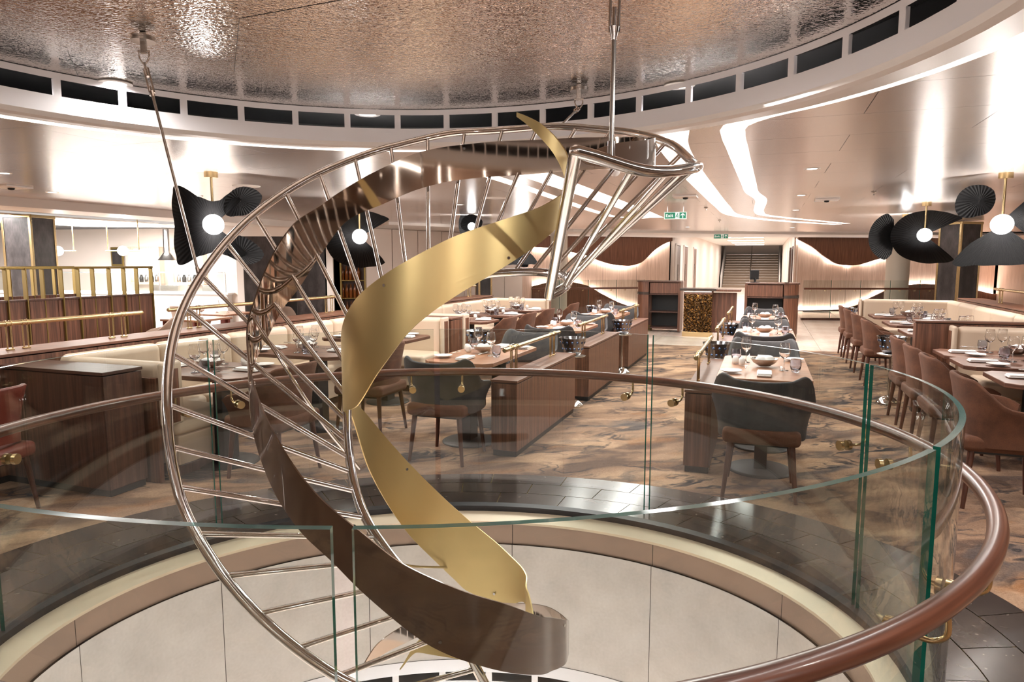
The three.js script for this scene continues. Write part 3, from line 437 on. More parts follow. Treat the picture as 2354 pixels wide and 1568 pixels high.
{ const ord = ['nearest', 'second', 'third', 'fourth', 'fifth', 'sixth', 'seventh', 'eighth'];
  [[1.6, 2], [4.2, 1.9], [6.94, 0.37], [9.61, 0.4], [12.27, 0.44], [15, 0.3]].forEach(([a, b], i) => { const p = W(a, b); downlight(`small downlight over the right side of the aisle, ${ord[i]} of its row`, p.x, 2.419, p.z); });
  [[3.4, -8.2], [6.03, -8.21], [8.7, -8.2], [11.4, -8.2]].forEach(([a, b], i) => { const p = W(a, b); downlight(`small downlight near the far ceiling edge over the brass screen, ${ord[i]} of its row`, p.x, 2.419, p.z); });
  [[4.6, -6.9], [7.0, -6.9]].forEach(([a, b], i) => { const p = W(a, b); downlight(`small downlight between the ledge and the brass screen, ${ord[i]} of its row`, p.x, 2.419, p.z, 0.045, 1.5); });
  [[3.6, -5.6], [6.6, -4.1], [9.4, -4.3], [12.4, -4.3]].forEach(([a, b], i) => { const p = W(a, b); downlight(`small downlight over the booth tables, ${ord[i]} of its row`, p.x, 2.419, p.z); });
  [[4.6, 3.4], [7.0, 3.0], [10.4, 3.1], [13.4, 3.1]].forEach(([a, b], i) => { const p = W(a, b); downlight(`small downlight over the right booth, ${ord[i]} of its row`, p.x, 2.419, p.z); });
  [[17.2, -1.8], [18.4, 0.6], [19, -4.2]].forEach(([a, b], i) => { const p = W(a, b); downlight(`small downlight in front of the wavy walls, ${ord[i]} of its row`, p.x, 2.419, p.z); });
  [[-2.2, -1.2], [-2.2, 1.8], [-2.4, -4.5]].forEach(([a, b], i) => { const p = W(a, b); downlight(`small downlight behind the viewer, ${ord[i]} of its row`, p.x, 2.419, p.z); });
}
function lightPanel(label, x, z, w, d, y, rot, k = 1) {
  const o = thing('ceiling_light_panel', label, 'light panel', V(x, y, z), rot, 'ceiling light panels');
  part(o, 'frame', join(boxAt(w + 0.06, 0.03, 0.03, 0, 0, d / 2 + 0.015), boxAt(w + 0.06, 0.03, 0.03, 0, 0, -d / 2 - 0.015), boxAt(0.03, 0.03, d, w / 2 + 0.015, 0, 0), boxAt(0.03, 0.03, d, -w / 2 - 0.015, 0, 0)), M.white);
  part(o, 'diffuser', boxAt(w, 0.012, d, 0, 0.002, 0), M.glow); panelLight(o, w, d, [0, -0.006, 0], [0, -1, 0.0001], POWER.panel * k);
}
lightPanel('long glowing ceiling panel beyond the brass screen, nearest of three', -9.9, -8.6, 2.0, 4.6, 2.40, TH); lightPanel('long glowing ceiling panel above the white kitchen counter, middle of three', -9.4, -13.6, 2.4, 3.6, 2.40, TH); lightPanel('wide glowing ceiling panel in front of the kitchen wall', -8.2, -16.0, 3.6, 0.9, 2.41, 0.15);
for (let i = 0; i < 5; i++) { const p = W(25.5 + i * 4.4, -0.9); lightPanel(`glowing corridor ceiling panel before the staircase, ${['first', 'second', 'third', 'fourth', 'last'][i]} from the desk`, p.x, p.z, 1.6, 1.6, 2.61, TH, 0.3); }
{ const o = lower; for (const [x, z] of [[-1.8, -3.6], [1.2, -3.6], [-0.3, -1.2]]) { const t = thing('downlight', 'downlight under the deck of the lower floor ' + (x < -1 ? 'on its far booth side' : x > 1 ? 'on its aisle side' : 'on its near side'), 'downlight', V(x, -1.2, z - (z > -2 ? -1.6 : 1.4)), 0, 'lower floor downlights'); part(t, 'lamp_lens', new THREE.CylinderGeometry(0.09, 0.09, 0.02, 24), M.downGlow); const l = new THREE.PointLight(0xf2f6ff, POWER.well, 0, 2); l.position.y = -0.08; l.shadow.radius = 4; l.castShadow = true; t.add(l); } }

// ---------------------------------------------------------------- chairs
function shellGeo(w, d, low, top, t = 0.036, flare = 0.05, A = 118) {  // wrap-round chair back, open to -z
  const nu = 36, nv = 9, f = (u, k, v) => {
    const a = R(-A + 2 * A * u), y0 = low(Math.abs(-A + 2 * A * u)), y1 = top(Math.abs(-A + 2 * A * u)), s = Math.sin(a), c = Math.cos(a), q = v * v * flare - k * t;
    return [(w + q) * Math.sign(s) * Math.abs(s) ** 0.72, y0 + (y1 - y0) * v, (d + q) * Math.sign(c) * Math.abs(c) ** 0.72];
  };
  const ring = [[0, 0], [0, 1], [0.25, 1.025], [0.75, 1.025], [1, 1], [1, 0], [0.5, -0.01]];   // section: outer side, rounded top, inner side
  const sec = []; for (let j = 0; j <= nv; j++) sec.push([0, j / nv]); sec.push([0.3, 1.03], [0.7, 1.03]); for (let j = nv; j >= 0; j--) sec.push([1, j / nv]); sec.push([0, 0]);
  const g = grid(nu, sec.length - 1, (u, v) => { const s = sec[Math.round(v * (sec.length - 1))]; return f(u, s[0], s[1]); });
  const caps = [0, 1].map(u => grid(1, nv, (q, v) => f(u, q, v)));
  return join(g, ...caps);
}
const tubTop = pchip([0, 40, 62, 85, 105, 118], [0.83, 0.82, 0.755, 0.665, 0.635, 0.60]), tubLow = pchip([0, 118], [0.40, 0.42]);
const darkTop = pchip([0, 24, 44, 58, 80, 104, 118], [0.79, 0.80, 0.83, 0.80, 0.655, 0.62, 0.58]), darkLow = pchip([0, 40, 58, 118], [0.475, 0.465, 0.40, 0.41]);
const seatGeo = box(0.49, 0.1, 0.5, 0.035), legGeo = (x, z) => bar(V(x * 0.82, 0.4, z * 0.85), V(x, 0, z), 0.022, 0.013, 12);
function makeChair(name, label, shell, sm, bm) {
  const o = thing(name, label, 'chair', V(0, 0, 0));
  part(o, 'seat', seatGeo, sm, [0, 0.425, 0.02]); part(o, 'backrest', shell, bm);
  for (const [x, z] of [[-0.23, 0.25], [0.23, 0.25], [-0.22, -0.22], [0.22, -0.22]]) part(o, 'leg', legGeo(x, z), M.legWood);
  part(o, 'seat_frame', boxAt(0.42, 0.03, 0.42, 0, 0.375, 0.01), M.black); return o;
}
const tub = makeChair('tub_chair', '', shellGeo(0.275, 0.255, tubLow, tubTop), M.suede, M.suede), dark = makeChair('grey_chair', '', shellGeo(0.285, 0.245, darkLow, darkTop, 0.03), M.suede, M.charcoal);
let usedT = 0, usedD = 0;
function chair(kind, a, b, rot, label, group) {
  const proto = kind === 'tub' ? tub : dark, n = kind === 'tub' ? usedT++ : usedD++;
  if (n === 0) { proto.position.copy(W(a, b)); proto.rotation.y = TH + rot; proto.userData.label = label; proto.userData.group = group; return proto; }
  return copy(proto, W(a, b), TH + rot, label, group);
}
const RIGHT = -Math.PI / 2, LEFT = Math.PI / 2, BACK = Math.PI;
[[5.2, 'nearest the glass, its round back largest'], [6.2, 'second from the glass bend'], [6.9, 'third from the glass bend'], [7.6, 'fourth, beside the steel bucket'], [9.85, 'nearest of the far group of four'], [10.95, 'second of the far group of four'], [11.95, 'third of the far group of four'], [12.75, 'farthest, by the pale stone floor']].forEach(([a, t]) => chair('tub', a, 1.5, RIGHT, 'rust tub chair of the right row, ' + t, 'rust tub chairs at the right booth'));
[[4.05, 'nearest, seen through the chrome rungs'], [5.4, 'second, half behind the gold ribbon']].forEach(([a, t]) => chair('tub', a, -3.4, LEFT, 'rust brown chair at the long booth tables, ' + t, 'rust chairs at the long booth'));
[[8.65, 'nearest of the four'], [9.5, 'second of the four'], [10.45, 'third of the four'], [12.0, 'last of the four']].forEach(([a, t]) => chair('tub', a, -3.45, LEFT, 'rust brown chair in front of the rear booth, ' + t, 'rust chairs at the rear booth'));
for (const [b, row] of [[-2.36, 'middle row'], [0.02, 'aisle row']]) [[4.92, 0, 'nearest the glass, its back to the viewer'], [6.82, BACK, 'at the far end of the front table'], [7.84, 0, 'before the second table'], [9.3, BACK, 'at the far end of the second table'], [10.1, 0, 'before the third table'], [11.8, BACK, 'at the far end of the third table']].forEach(([a, r, t]) => chair('dark', a, b, r, `dark grey ${row} chair, ${t}`, 'dark grey chairs with brown seats'));
const red = makeChair('leather_chair', 'red brown leather chair at the wooden cabinet, cut by the photo edge', shellGeo(0.26, 0.24, pchip([0, 118], [0.5, 0.44]), pchip([0, 50, 80, 118], [0.86, 0.85, 0.64, 0.52]), 0.04, 0.05, 80), M.redLeather, M.redLeather); red.scale.setScalar(0.94); red.position.copy(W(2.66, -4.5)); red.rotation.y = TH + LEFT + 0.25;
for (const [x, z, r, t] of [[-4.85, -9.25, 1.9, 'beside the end of the brass screen'], [-5.5, -11.7, -0.5, 'behind the brass rail, nearer the kitchen'], [-4.0, -11.6, 0.2, 'behind the brass rail, in front of the black doors'], [-7.4, -10.2, 1.2, 'partly behind the brass screen']]) { const c = makeChair('taupe_chair', 'taupe chair ' + t, shellGeo(0.275, 0.255, tubLow, tubTop), M.taupeSeat, M.taupeSeat); c.position.set(x, 0, z); c.rotation.y = r; c.userData.group = 'taupe chairs beyond the brass rails'; }

// ---------------------------------------------------------------- tables
function table(name, label, mat, a0, a1, b0, b1, feet, group) {
  const o = thing(name, label, 'table', W((a0 + a1) / 2, (b0 + b1) / 2), TH, group), w = b1 - b0, d = a1 - a0, c = 0.07, s = new THREE.Shape([[-w / 2 + c, -d / 2], [w / 2 - c, -d / 2], [w / 2, -d / 2 + c], [w / 2, d / 2 - c], [w / 2 - c, d / 2], [-w / 2 + c, d / 2], [-w / 2, d / 2 - c], [-w / 2, -d / 2 + c]].map(p => new THREE.Vector2(...p)));
  part(o, 'tabletop', metreUV(new THREE.ExtrudeGeometry(s, { depth: 0.026, bevelEnabled: true, bevelSize: 0.004, bevelThickness: 0.004, bevelSegments: 2 }).rotateX(-Math.PI / 2).translate(0, 0.71, 0), true), mat);
  for (const [x, z] of feet) { part(o, 'pedestal', join(boxAt(0.09, 0.68, 0.16, x, 0.36, z), boxAt(0.3, 0.02, Math.min(0.5, d - 0.1), x, 0.7, z)), M.black); part(o, 'foot', lathe([[0.24, 0], [0.24, 0.008], [0.22, 0.018], [0.06, 0.03], [0, 0.03]], 32).translate(x, 0, z), M.black); }
  o.userData.top = 0.744; return o;
}
const steelBowl = lathe([[0, 0.004], [0.045, 0.004], [0.085, 0.03], [0.105, 0.062], [0.102, 0.063], [0.082, 0.034], [0.043, 0.01], [0, 0.009]], 32), wine = lathe([[0, 0.0], [0.034, 0.0], [0.034, 0.002], [0.006, 0.007], [0.004, 0.03], [0.004, 0.085], [0.012, 0.094], [0.034, 0.113], [0.043, 0.145], [0.037, 0.19], [0.033, 0.212], [0.0315, 0.212], [0.0355, 0.19], [0.0412, 0.145], [0.0325, 0.116], [0.01, 0.1], [0, 0.097]], 28), tumbler = lathe([[0, 0.002], [0.026, 0.002], [0.036, 0.025], [0.041, 0.055], [0.036, 0.1], [0.034, 0.1], [0.038, 0.055], [0.033, 0.026], [0, 0.008]], 28), plateG = lathe([[0, 0.004], [0.05, 0.004], [0.075, 0.014], [0.082, 0.018], [0.08, 0.02], [0.05, 0.01], [0, 0.009]], 32);
const napkinG = join(boxAt(0.1, 0.012, 0.22, 0, 0.006, 0, 0.005), boxAt(0.1, 0.01, 0.2, 0.004, 0.017, 0.004, 0.005)), shakerG = lathe([[0, 0], [0.022, 0.001], [0.026, 0.02], [0.025, 0.045], [0.017, 0.062], [0, 0.066]], 20);
const handle = lathe([[0, 0], [0.003, 0.001], [0.0045, 0.03], [0.0025, 0.1], [0, 0.1]], 8).rotateX(-Math.PI / 2), forkG = join(handle, ...[-0.008, -0.0028, 0.0028, 0.008].map(x => boxAt(0.0028, 0.0022, 0.05, x, 0, -0.16, 0.001)), boxAt(0.02, 0.0022, 0.045, 0, 0, -0.12, 0.001)), knifeG = join(handle, boxAt(0.016, 0.0016, 0.11, 0.002, 0, -0.15, 0.0008)), protos = {};
function item(kind, a, b, y, rot, label, group) {
  if (protos[kind]) return copy(protos[kind], W(a, b, y), TH + rot, label, group);
  const K = { wine_glass: ['wine glass', wine, M.clear], tumbler: ['tumbler', tumbler, M.blueGlass], side_plate: ['plate', plateG, M.china], napkin: ['napkin', napkinG, M.linen], shaker: ['shaker', shakerG, M.china], fork: ['fork', forkG.translate(0, 0.005, 0), M.steel], knife: ['knife', knifeG.translate(0, 0.005, 0), M.steel] }[kind];
  let o; if (kind === 'steel_bowl') { o = thing(kind, label, 'bowl', W(a, b, y), TH + rot, group); part(o, 'bowl_shell', steelBowl, M.steel); part(o, 'folded_cloth', join(new THREE.SphereGeometry(0.042, 14, 10).scale(1, 0.7, 0.8).translate(-0.03, 0.055, 0), new THREE.SphereGeometry(0.045, 14, 10).scale(1, 0.7, 0.8).translate(0.032, 0.057, 0.01)), M.linen); }
  else o = solo(kind, label, K[0], K[1], K[2], W(a, b, y), TH + rot, group);
  protos[kind] = o; return o;
}
function lay(a0, a1, b0, b1, desc, dense) {                            // table setting for two, one at either short end
  const la = a1 - a0, lb = b1 - b0, y = 0.745, at = (u, v) => [a0 + la * u, b0 + lb * v], G = k => `${k} on the restaurant tables`;
  const put = (k, u, v, rot, what) => item(k, ...at(u, v), y, rot, `${what} on the ${desc}`, G(k.replace('_', ' ')));
  for (const [u, s, e] of [[0.16, 1, 'nearer'], [0.84, -1, 'farther']]) {
    put('napkin', u, 0.5, s > 0 ? 0 : Math.PI, `folded white napkin at the ${e} place`);
    put('fork', u, 0.5 - 0.13 / lb * s, s > 0 ? 0 : Math.PI, `steel fork beside the ${e} napkin`);
    put('knife', u, 0.5 + 0.12 / lb * s, s > 0 ? 0 : Math.PI, `steel knife beside the ${e} napkin`);
    put('side_plate', u + 0.02 * s, s > 0 ? 0.14 : 0.86, 0, `small white plate at the ${e} place`);
    put('wine_glass', 0.5 - 0.14 * s, 0.5 + 0.22 * s, 0, `clear stemmed glass for the ${e} place`);
    put('tumbler', 0.5 - 0.19 * s, 0.5 + 0.38 * s * 0.9, 0, `blue tinted tumbler for the ${e} place`);
  }
  put('steel_bowl', 0.5, 0.5, 0.4, 'shallow steel bowl with folded cloths');
  put('shaker', 0.56, 0.16, 0, 'white salt shaker, outer of the pair,'); put('shaker', 0.5, 0.24, 0, 'white pepper shaker, inner of the pair,');
}
for (const [b0, b1, row] of [[-2.7, -2.08, 'middle row table'], [-0.3, 0.35, 'aisle table']]) [[5.12, 6.4, 'front'], [8.02, 9.05, 'second'], [10.28, 11.4, 'third']].forEach(([a0, a1, t]) => {
  table('oak_table', `light oak ${row}, ${t} of three, chairs at both ends`, M.oak, a0, a1, b0, b1, [[0, -(a1 - a0) * 0.28], [0, (a1 - a0) * 0.28]], 'oak tables for two'); lay(a0, a1, b0, b1, `${t} ${row}`);
});
function laySide(a0, a1, b0, b1, desc) {                                // booth table: places at its left and right ends
  const la = a1 - a0, lb = b1 - b0, y = 0.745, at = (u, v) => [a0 + la * u, b0 + lb * v];
  const put = (k, u, v, rot, what) => item(k, ...at(u, v), y, rot, `${what} on the ${desc}`, k.replace('_', ' ') + ' on the restaurant tables');
  for (const [v, s, e] of [[0.16, 1, 'inner'], [0.84, -1, 'outer']]) {
    put('napkin', 0.5, v, -Math.PI / 2 * s, `folded white napkin at the ${e} place`); put('fork', 0.5 + 0.13 / la, v, -Math.PI / 2 * s, `steel fork beside the ${e} napkin`); put('knife', 0.5 - 0.13 / la, v, -Math.PI / 2 * s, `steel knife beside the ${e} napkin`);
    put('side_plate', 0.5 - 0.34 * s, v + 0.04 * s, 0, `small white plate at the ${e} place`); put('wine_glass', 0.5 + 0.16 * s, 0.5 - 0.15 * s, 0, `clear stemmed glass for the ${e} place`); put('tumbler', 0.5 + 0.36 * s, 0.5 - 0.17 * s, 0, `blue tinted tumbler for the ${e} place`); put('wine_glass', 0.5 + 0.3 * s, 0.5 - 0.05 * s, 0, `smaller set back stemmed glass for the ${e} place`);
  }
  put('steel_bowl', 0.5, 0.5, 1.2, 'shallow steel bowl with folded cloths'); put('shaker', 0.82, 0.63, 0, 'white salt shaker');
}
const sideTables = [[3.82, 4.5, -4.6, -3.52, 'long booth table', 'front'], [5.02, 5.72, -4.6, -3.52, 'long booth table', 'second'], [6.3, 7.0, -4.6, -3.55, 'long booth table', 'third'], [8.75, 9.35, -4.6, -3.62, 'rear booth table', 'nearest'], [9.9, 10.5, -4.6, -3.62, 'rear booth table', 'middle'], [11.1, 11.7, -4.6, -3.62, 'rear booth table', 'farthest'],
  [6.35, 6.95, 1.55, 2.75, 'wide right table', 'nearer'], [6.98, 7.58, 1.55, 2.75, 'wide right table', 'farther'], [5.5, 6.15, 1.6, 2.75, 'dark right table', 'second'], [4.5, 5.15, 1.85, 2.95, 'dark right table', 'front'], [8.95, 9.75, 1.6, 2.6, 'far right booth table', 'nearest'], [10.2, 11.0, 1.6, 2.6, 'far right booth table', 'middle'], [11.6, 12.4, 1.6, 2.6, 'far right booth table', 'farthest']];
for (const [a0, a1, b0, b1, d, t] of sideTables) { table('walnut_table', `walnut ${d}, ${t} of its group, set for two`, M.walnut, a0, a1, b0, b1, [[(b1 - b0) * 0.12, 0]], 'walnut booth tables'); laySide(a0, a1, b0, b1, `${t} ${d}`); }
{ const o = thing('small_table', 'small dark table at the photo edge beside the red leather chair', 'table', W(2.5, -5.2), TH); part(o, 'tabletop', boxAt(0.6, 0.03, 0.6, 0, 0.73, 0, 0.006), M.darkWood); part(o, 'pedestal', boxAt(0.09, 0.71, 0.09, 0, 0.36, 0), M.black); }
for (const [x, z, t] of [[-4.7, -10.15, 'beside the brass screen end'], [-4.75, -11.2, 'behind the second brass rail'], [-6.3, -9.6, 'behind the brass screen']]) { const o = thing('square_table', 'small square table with red wooden frame ' + t, 'table', V(x, 0, z), TH, 'square tables beyond the rails'); part(o, 'tabletop', boxAt(0.7, 0.03, 0.7, 0, 0.73, 0, 0.006), M.oak); for (const [lx, lz] of [[-0.3, -0.3], [0.3, -0.3], [-0.3, 0.3], [0.3, 0.3]]) part(o, 'leg', boxAt(0.05, 0.715, 0.05, lx, 0.3575, lz), M.redLeather);
  for (const [gx, gz] of [[-0.1, 0], [0.1, 0.05]]) item('wine_glass', AX * (x + gx) + AZ * (z + gz), BX * (x + gx) + BZ * (z + gz), 0.745, 0, `clear stemmed glass ${gx < 0 ? 'nearer the wall' : 'nearer the aisle'} on the square table ${t}`, 'wine glass on the restaurant tables'); }

// ---------------------------------------------------------------- booths
function booth(label, segs, group) {                                   // segs: [a0, b0, a1, b1, facing side] upholstered runs in aisle axes
  const o = thing('booth_bench', label, 'bench', W(segs[0].p[0], segs[0].p[1]), TH, group), o0 = segs[0].p;
  for (const { p, q, face, seat = true, skip = 0, top = 0.88, n = 1, end } of segs) {
    const x0 = p[1] - o0[1], z0 = -(p[0] - o0[0]), x1 = q[1] - o0[1], z1 = -(q[0] - o0[0]), L = Math.hypot(x1 - x0, z1 - z0), rot = -Math.atan2(z1 - z0, x1 - x0);
    const g = new THREE.Group(); g.name = 'upholstered_run'; g.position.set(x0, 0, z0); g.rotation.y = rot; o.add(g);
    for (let i = 0; i < n; i++) part(g, 'back_cushion', boxAt(L / n - 0.006, top - 0.4, 0.15, L * (i + 0.5) / n, 0.4 + (top - 0.4) / 2, face * 0.075, 0.06), M.leather);
    if (seat) { for (let i = 0; i < n; i++) part(g, 'seat_cushion', boxAt((L - skip) / n - 0.006, 0.16, 0.5, skip + (L - skip) * (i + 0.5) / n, 0.38, face * 0.38, 0.04), M.leather); part(g, 'seat_base', boxAt(L - skip, 0.22, 0.44, skip + (L - skip) / 2, 0.19, face * 0.36, 0.01), M.leather); part(g, 'plinth', boxAt(L - skip, 0.08, 0.4, skip + (L - skip) / 2, 0.04, face * 0.34), M.darkWood); }
    part(g, 'back_panel', boxAt(L, top - 0.1, 0.03, L / 2, (top - 0.1) / 2, -face * 0.016), M.walnut);
    if (end) { part(g, 'arm_roll', join(boxAt(0.045, top - 0.4, 0.19, end > 0 ? L + 0.02 : -0.02, 0.4 + (top - 0.4) / 2 + 0.005, face * 0.075, 0.022)), M.leather); part(g, 'arm_panel', boxAt(0.01, top - 0.47, 0.1, end > 0 ? L + 0.045 : -0.045, 0.4 + (top - 0.4) / 2 - 0.01, face * 0.075), M.walnut); }
  }
  return o;
}
booth('long beige leather booth bench on the left with rounded arm ends', [{ p: [3.6, -5.0], q: [7.82, -5.0], face: 1, n: 5 }, { p: [3.6, -4.98], q: [3.6, -3.98], face: -1, n: 1, end: 1, seat: true, top: 0.86 }, { p: [7.82, -4.98], q: [7.82, -3.78], face: 1, n: 1, end: 1 }], 'beige booth benches');
booth('beige leather booth bench at the rear behind the four rust chairs', [{ p: [8.25, -5.0], q: [12.5, -5.0], face: 1, n: 5 }, { p: [8.25, -4.98], q: [8.25, -3.75], face: -1, n: 1, end: 1 }, { p: [12.5, -4.98], q: [12.5, -3.85], face: 1, n: 2, end: 1 }], 'beige booth benches');
booth('beige leather booth bench in the far right corner', [{ p: [8.35, 3.05], q: [13.45, 3.05], face: -1, n: 6, top: 0.93 }, { p: [13.45, 1.62], q: [13.45, 3.04], face: 1, skip: 0.3, n: 1, end: -1, top: 0.93 }], 'beige booth benches');
booth('beige leather bench whose tall back faces the nearer right tables', [{ p: [8.05, 1.83], q: [8.05, 5.6], face: 1, n: 1, skip: 0.12, top: 0.93, end: -1 }], 'beige booth benches');
const cabinet = (label, a0, a1, b0, b1, h, mat = M.darkWood, cap = true) => {
  const o = thing('wood_partition', label, 'partition', W((a0 + a1) / 2, (b0 + b1) / 2), TH, 'low wooden partitions'), w = b1 - b0, d = a1 - a0, n = Math.max(1, Math.round(d / 0.9));
  part(o, 'core', boxAt(w - 0.02, h - 0.03, d - 0.02, 0, (h - 0.03) / 2, 0), M.black);
  for (const s of [-1, 1]) for (let i = 0; i < n; i++) part(o, 'side_panel', boxAt(0.014, h - 0.08, d / n - 0.004, s * (w / 2 - 0.006), 0.05 + (h - 0.08) / 2, -d / 2 + d * (i + 0.5) / n, 0.002), mat);
  for (const s of [-1, 1]) part(o, 'end_panel', boxAt(w - 0.012, h - 0.08, 0.014, 0, 0.05 + (h - 0.08) / 2, s * (d / 2 - 0.006), 0.002), mat);
  part(o, 'plinth', boxAt(w - 0.03, 0.05, d - 0.03, 0, 0.025, 0), M.darkWood); if (cap) part(o, 'cap_board', boxAt(w + 0.012, 0.022, d + 0.012, 0, h - 0.011, 0, 0.003, true), mat); return o;
};
cabinet('dark walnut cabinet with a flat top at the near end of the long booth', 3.22, 3.52, -6.4, -4.05, 0.85, M.darkWood);
cabinet('long wooden ledge wall behind the long beige booth, carrying brass rails', 3.0, 7.9, -5.42, -5.04, 0.92, M.walnut);
cabinet('wooden ledge wall behind the rear booth bench', 8.0, 12.6, -5.42, -5.04, 0.92, M.walnut);
cabinet('wooden divider between the long booth and the rear booth', 7.86, 8.2, -5.0, -3.72, 0.86, M.walnut);
cabinet('wooden ledge wall behind the right corner booth, with a brass rail', 8.3, 13.5, 3.09, 3.45, 0.97, M.walnut);
cabinet('wooden end post and cap of the tall right bench', 8.09, 8.22, 1.5, 5.7, 0.97, M.walnut);
const lowWalls = [[5.05, 6.85, -2.04, -1.82, 'middle', 'front'], [7.45, 9.15, -2.04, -1.82, 'middle', 'second'], [9.85, 11.6, -2.04, -1.82, 'middle', 'third'], [5.14, 6.9, -0.52, -0.33, 'aisle', 'front'], [7.5, 9.2, -0.52, -0.33, 'aisle', 'second'], [9.9, 11.6, -0.52, -0.33, 'aisle', 'third']];
for (const [a0, a1, b0, b1, row, t] of lowWalls) cabinet(`low walnut wall beside the ${t} ${row === 'middle' ? 'middle row' : 'aisle'} table`, a0, a1, b0, b1, 0.63, M.walnut);

// ---------------------------------------------------------------- brass rails on the low walls and ledges
function brassRail(label, a0, a1, b, y0, y1, posts) {
  const o = thing('brass_rail', label, 'rail', W((a0 + a1) / 2, b, y0), TH, 'brass rails on low walls'), h = (a1 - a0) / 2, H = y1 - y0;
  part(o, 'rail', join(bar(V(0, H, h), V(0, H, -h), 0.019, 0.019, 18), bar(V(0, H, h + 0.012), V(0, H, h), 0.016, 0.021, 18), bar(V(0, H, -h - 0.012), V(0, H, -h), 0.016, 0.021, 18)), M.brass);
  for (const t of posts) for (const s of [-0.06, 0.06]) { const z = h - (t + s) ; part(o, 'post', join(...[-0.018, 0.018].map(q => bar(V(0, 0, z + q), V(0, H, z + q), 0.0055, 0.0055, 8)), boxAt(0.02, 0.012, 0.06, 0, 0.006, z), lathe([[0.02, -0.008], [0.0235, -0.006], [0.0235, 0.006], [0.02, 0.008]], 16).rotateX(Math.PI / 2).translate(0, H, z - 0.018), lathe([[0.02, -0.008], [0.0235, -0.006], [0.0235, 0.006], [0.02, 0.008]], 16).rotateX(Math.PI / 2).translate(0, H, z + 0.018)), M.brass); }
}
for (const [a0, a1, b0, b1, row, t] of lowWalls) brassRail(`brass rail on the ${t} low wall of the ${row === 'middle' ? 'middle row' : 'aisle tables'}`, a0 + 0.15, a1 - 0.06, b0 + 0.06, 0.63, 0.85, [0.22, a1 - a0 - 0.45]);
brassRail('brass rail on the ledge behind the long booth, cut by the photo edge', 3.05, 4.6, -5.25, 0.92, 1.12, [0.45, 1.3]); brassRail('brass rail on the ledge behind the long booth, running toward the black doors', 4.95, 7.75, -5.3, 0.92, 1.12, [0.3, 1.4, 2.55]); brassRail('brass rail on the ledge behind the rear booth', 8.4, 12.2, -5.25, 0.92, 1.12, [0.3, 1.9, 3.5]);
brassRail('brass rail on the ledge behind the right corner booth', 8.5, 12.2, 3.27, 0.97, 1.17, [0.3, 1.3, 2.3, 3.4]);

// ---------------------------------------------------------------- champagne buckets on stands
function bucket(label, a, b) {
  const o = thing('champagne_bucket', label, 'bucket', W(a, b), TH, 'champagne buckets');
  const pr = [[0, 0.56], [0.07, 0.56], [0.1, 0.6], [0.125, 0.68], [0.148, 0.755], [0.152, 0.757], [0.146, 0.757], [0.121, 0.68], [0.095, 0.604], [0.06, 0.57], [0, 0.57]];
  part(o, 'bowl', lathe(pr, 40), M.bucket);
  for (let i = 0; i < 14; i++) for (const [y, r, s] of [[0.71, 0.133, 0.016], [0.64, 0.112, 0.014]]) { const t = (i + (y < 0.7 ? 0.5 : 0)) / 14 * Math.PI * 2; part(o.children[0], 'dimple', new THREE.SphereGeometry(s, 10, 8).scale(1, 1, 0.45).rotateY(Math.PI / 2 - t).translate(r * Math.cos(t), y, r * Math.sin(t)), M.blueChrome); }
  part(o, 'tray', lathe([[0.05, 0.53], [0.13, 0.545], [0.142, 0.56], [0.135, 0.56], [0.05, 0.54]], 32), M.steel); part(o, 'stem', bar(V(0, 0.08, 0), V(0, 0.54, 0), 0.014, 0.014, 14), M.chrome); part(o, 'base', lathe([[0, 0.09], [0.03, 0.088], [0.08, 0.06], [0.12, 0.02], [0.125, 0], [0, 0]], 32), M.chrome);
}
bucket('polished bucket on a stand in the first gap of the low middle wall', 7.15, -1.93); bucket('polished bucket on a stand in the second gap of the low middle wall', 9.56, -1.86); bucket('polished bucket on a stand in the first gap of the aisle wall', 7.2, -0.42); bucket('polished bucket on a stand in the second gap of the aisle wall', 9.55, -0.42);
bucket('polished bucket by the divider of the long booth and the rear booth', 7.5, -3.2); bucket('polished bucket at the far end of the rear booth', 12.6, -3.0); bucket('polished bucket beside the fourth rust chair of the right booth', 8.5, 1.35); bucket('polished bucket at the far corner of the right booth', 13.6, 1.45); bucket('polished bucket on the floor at the photo edge below the brass rail', 4.3, -6.2);

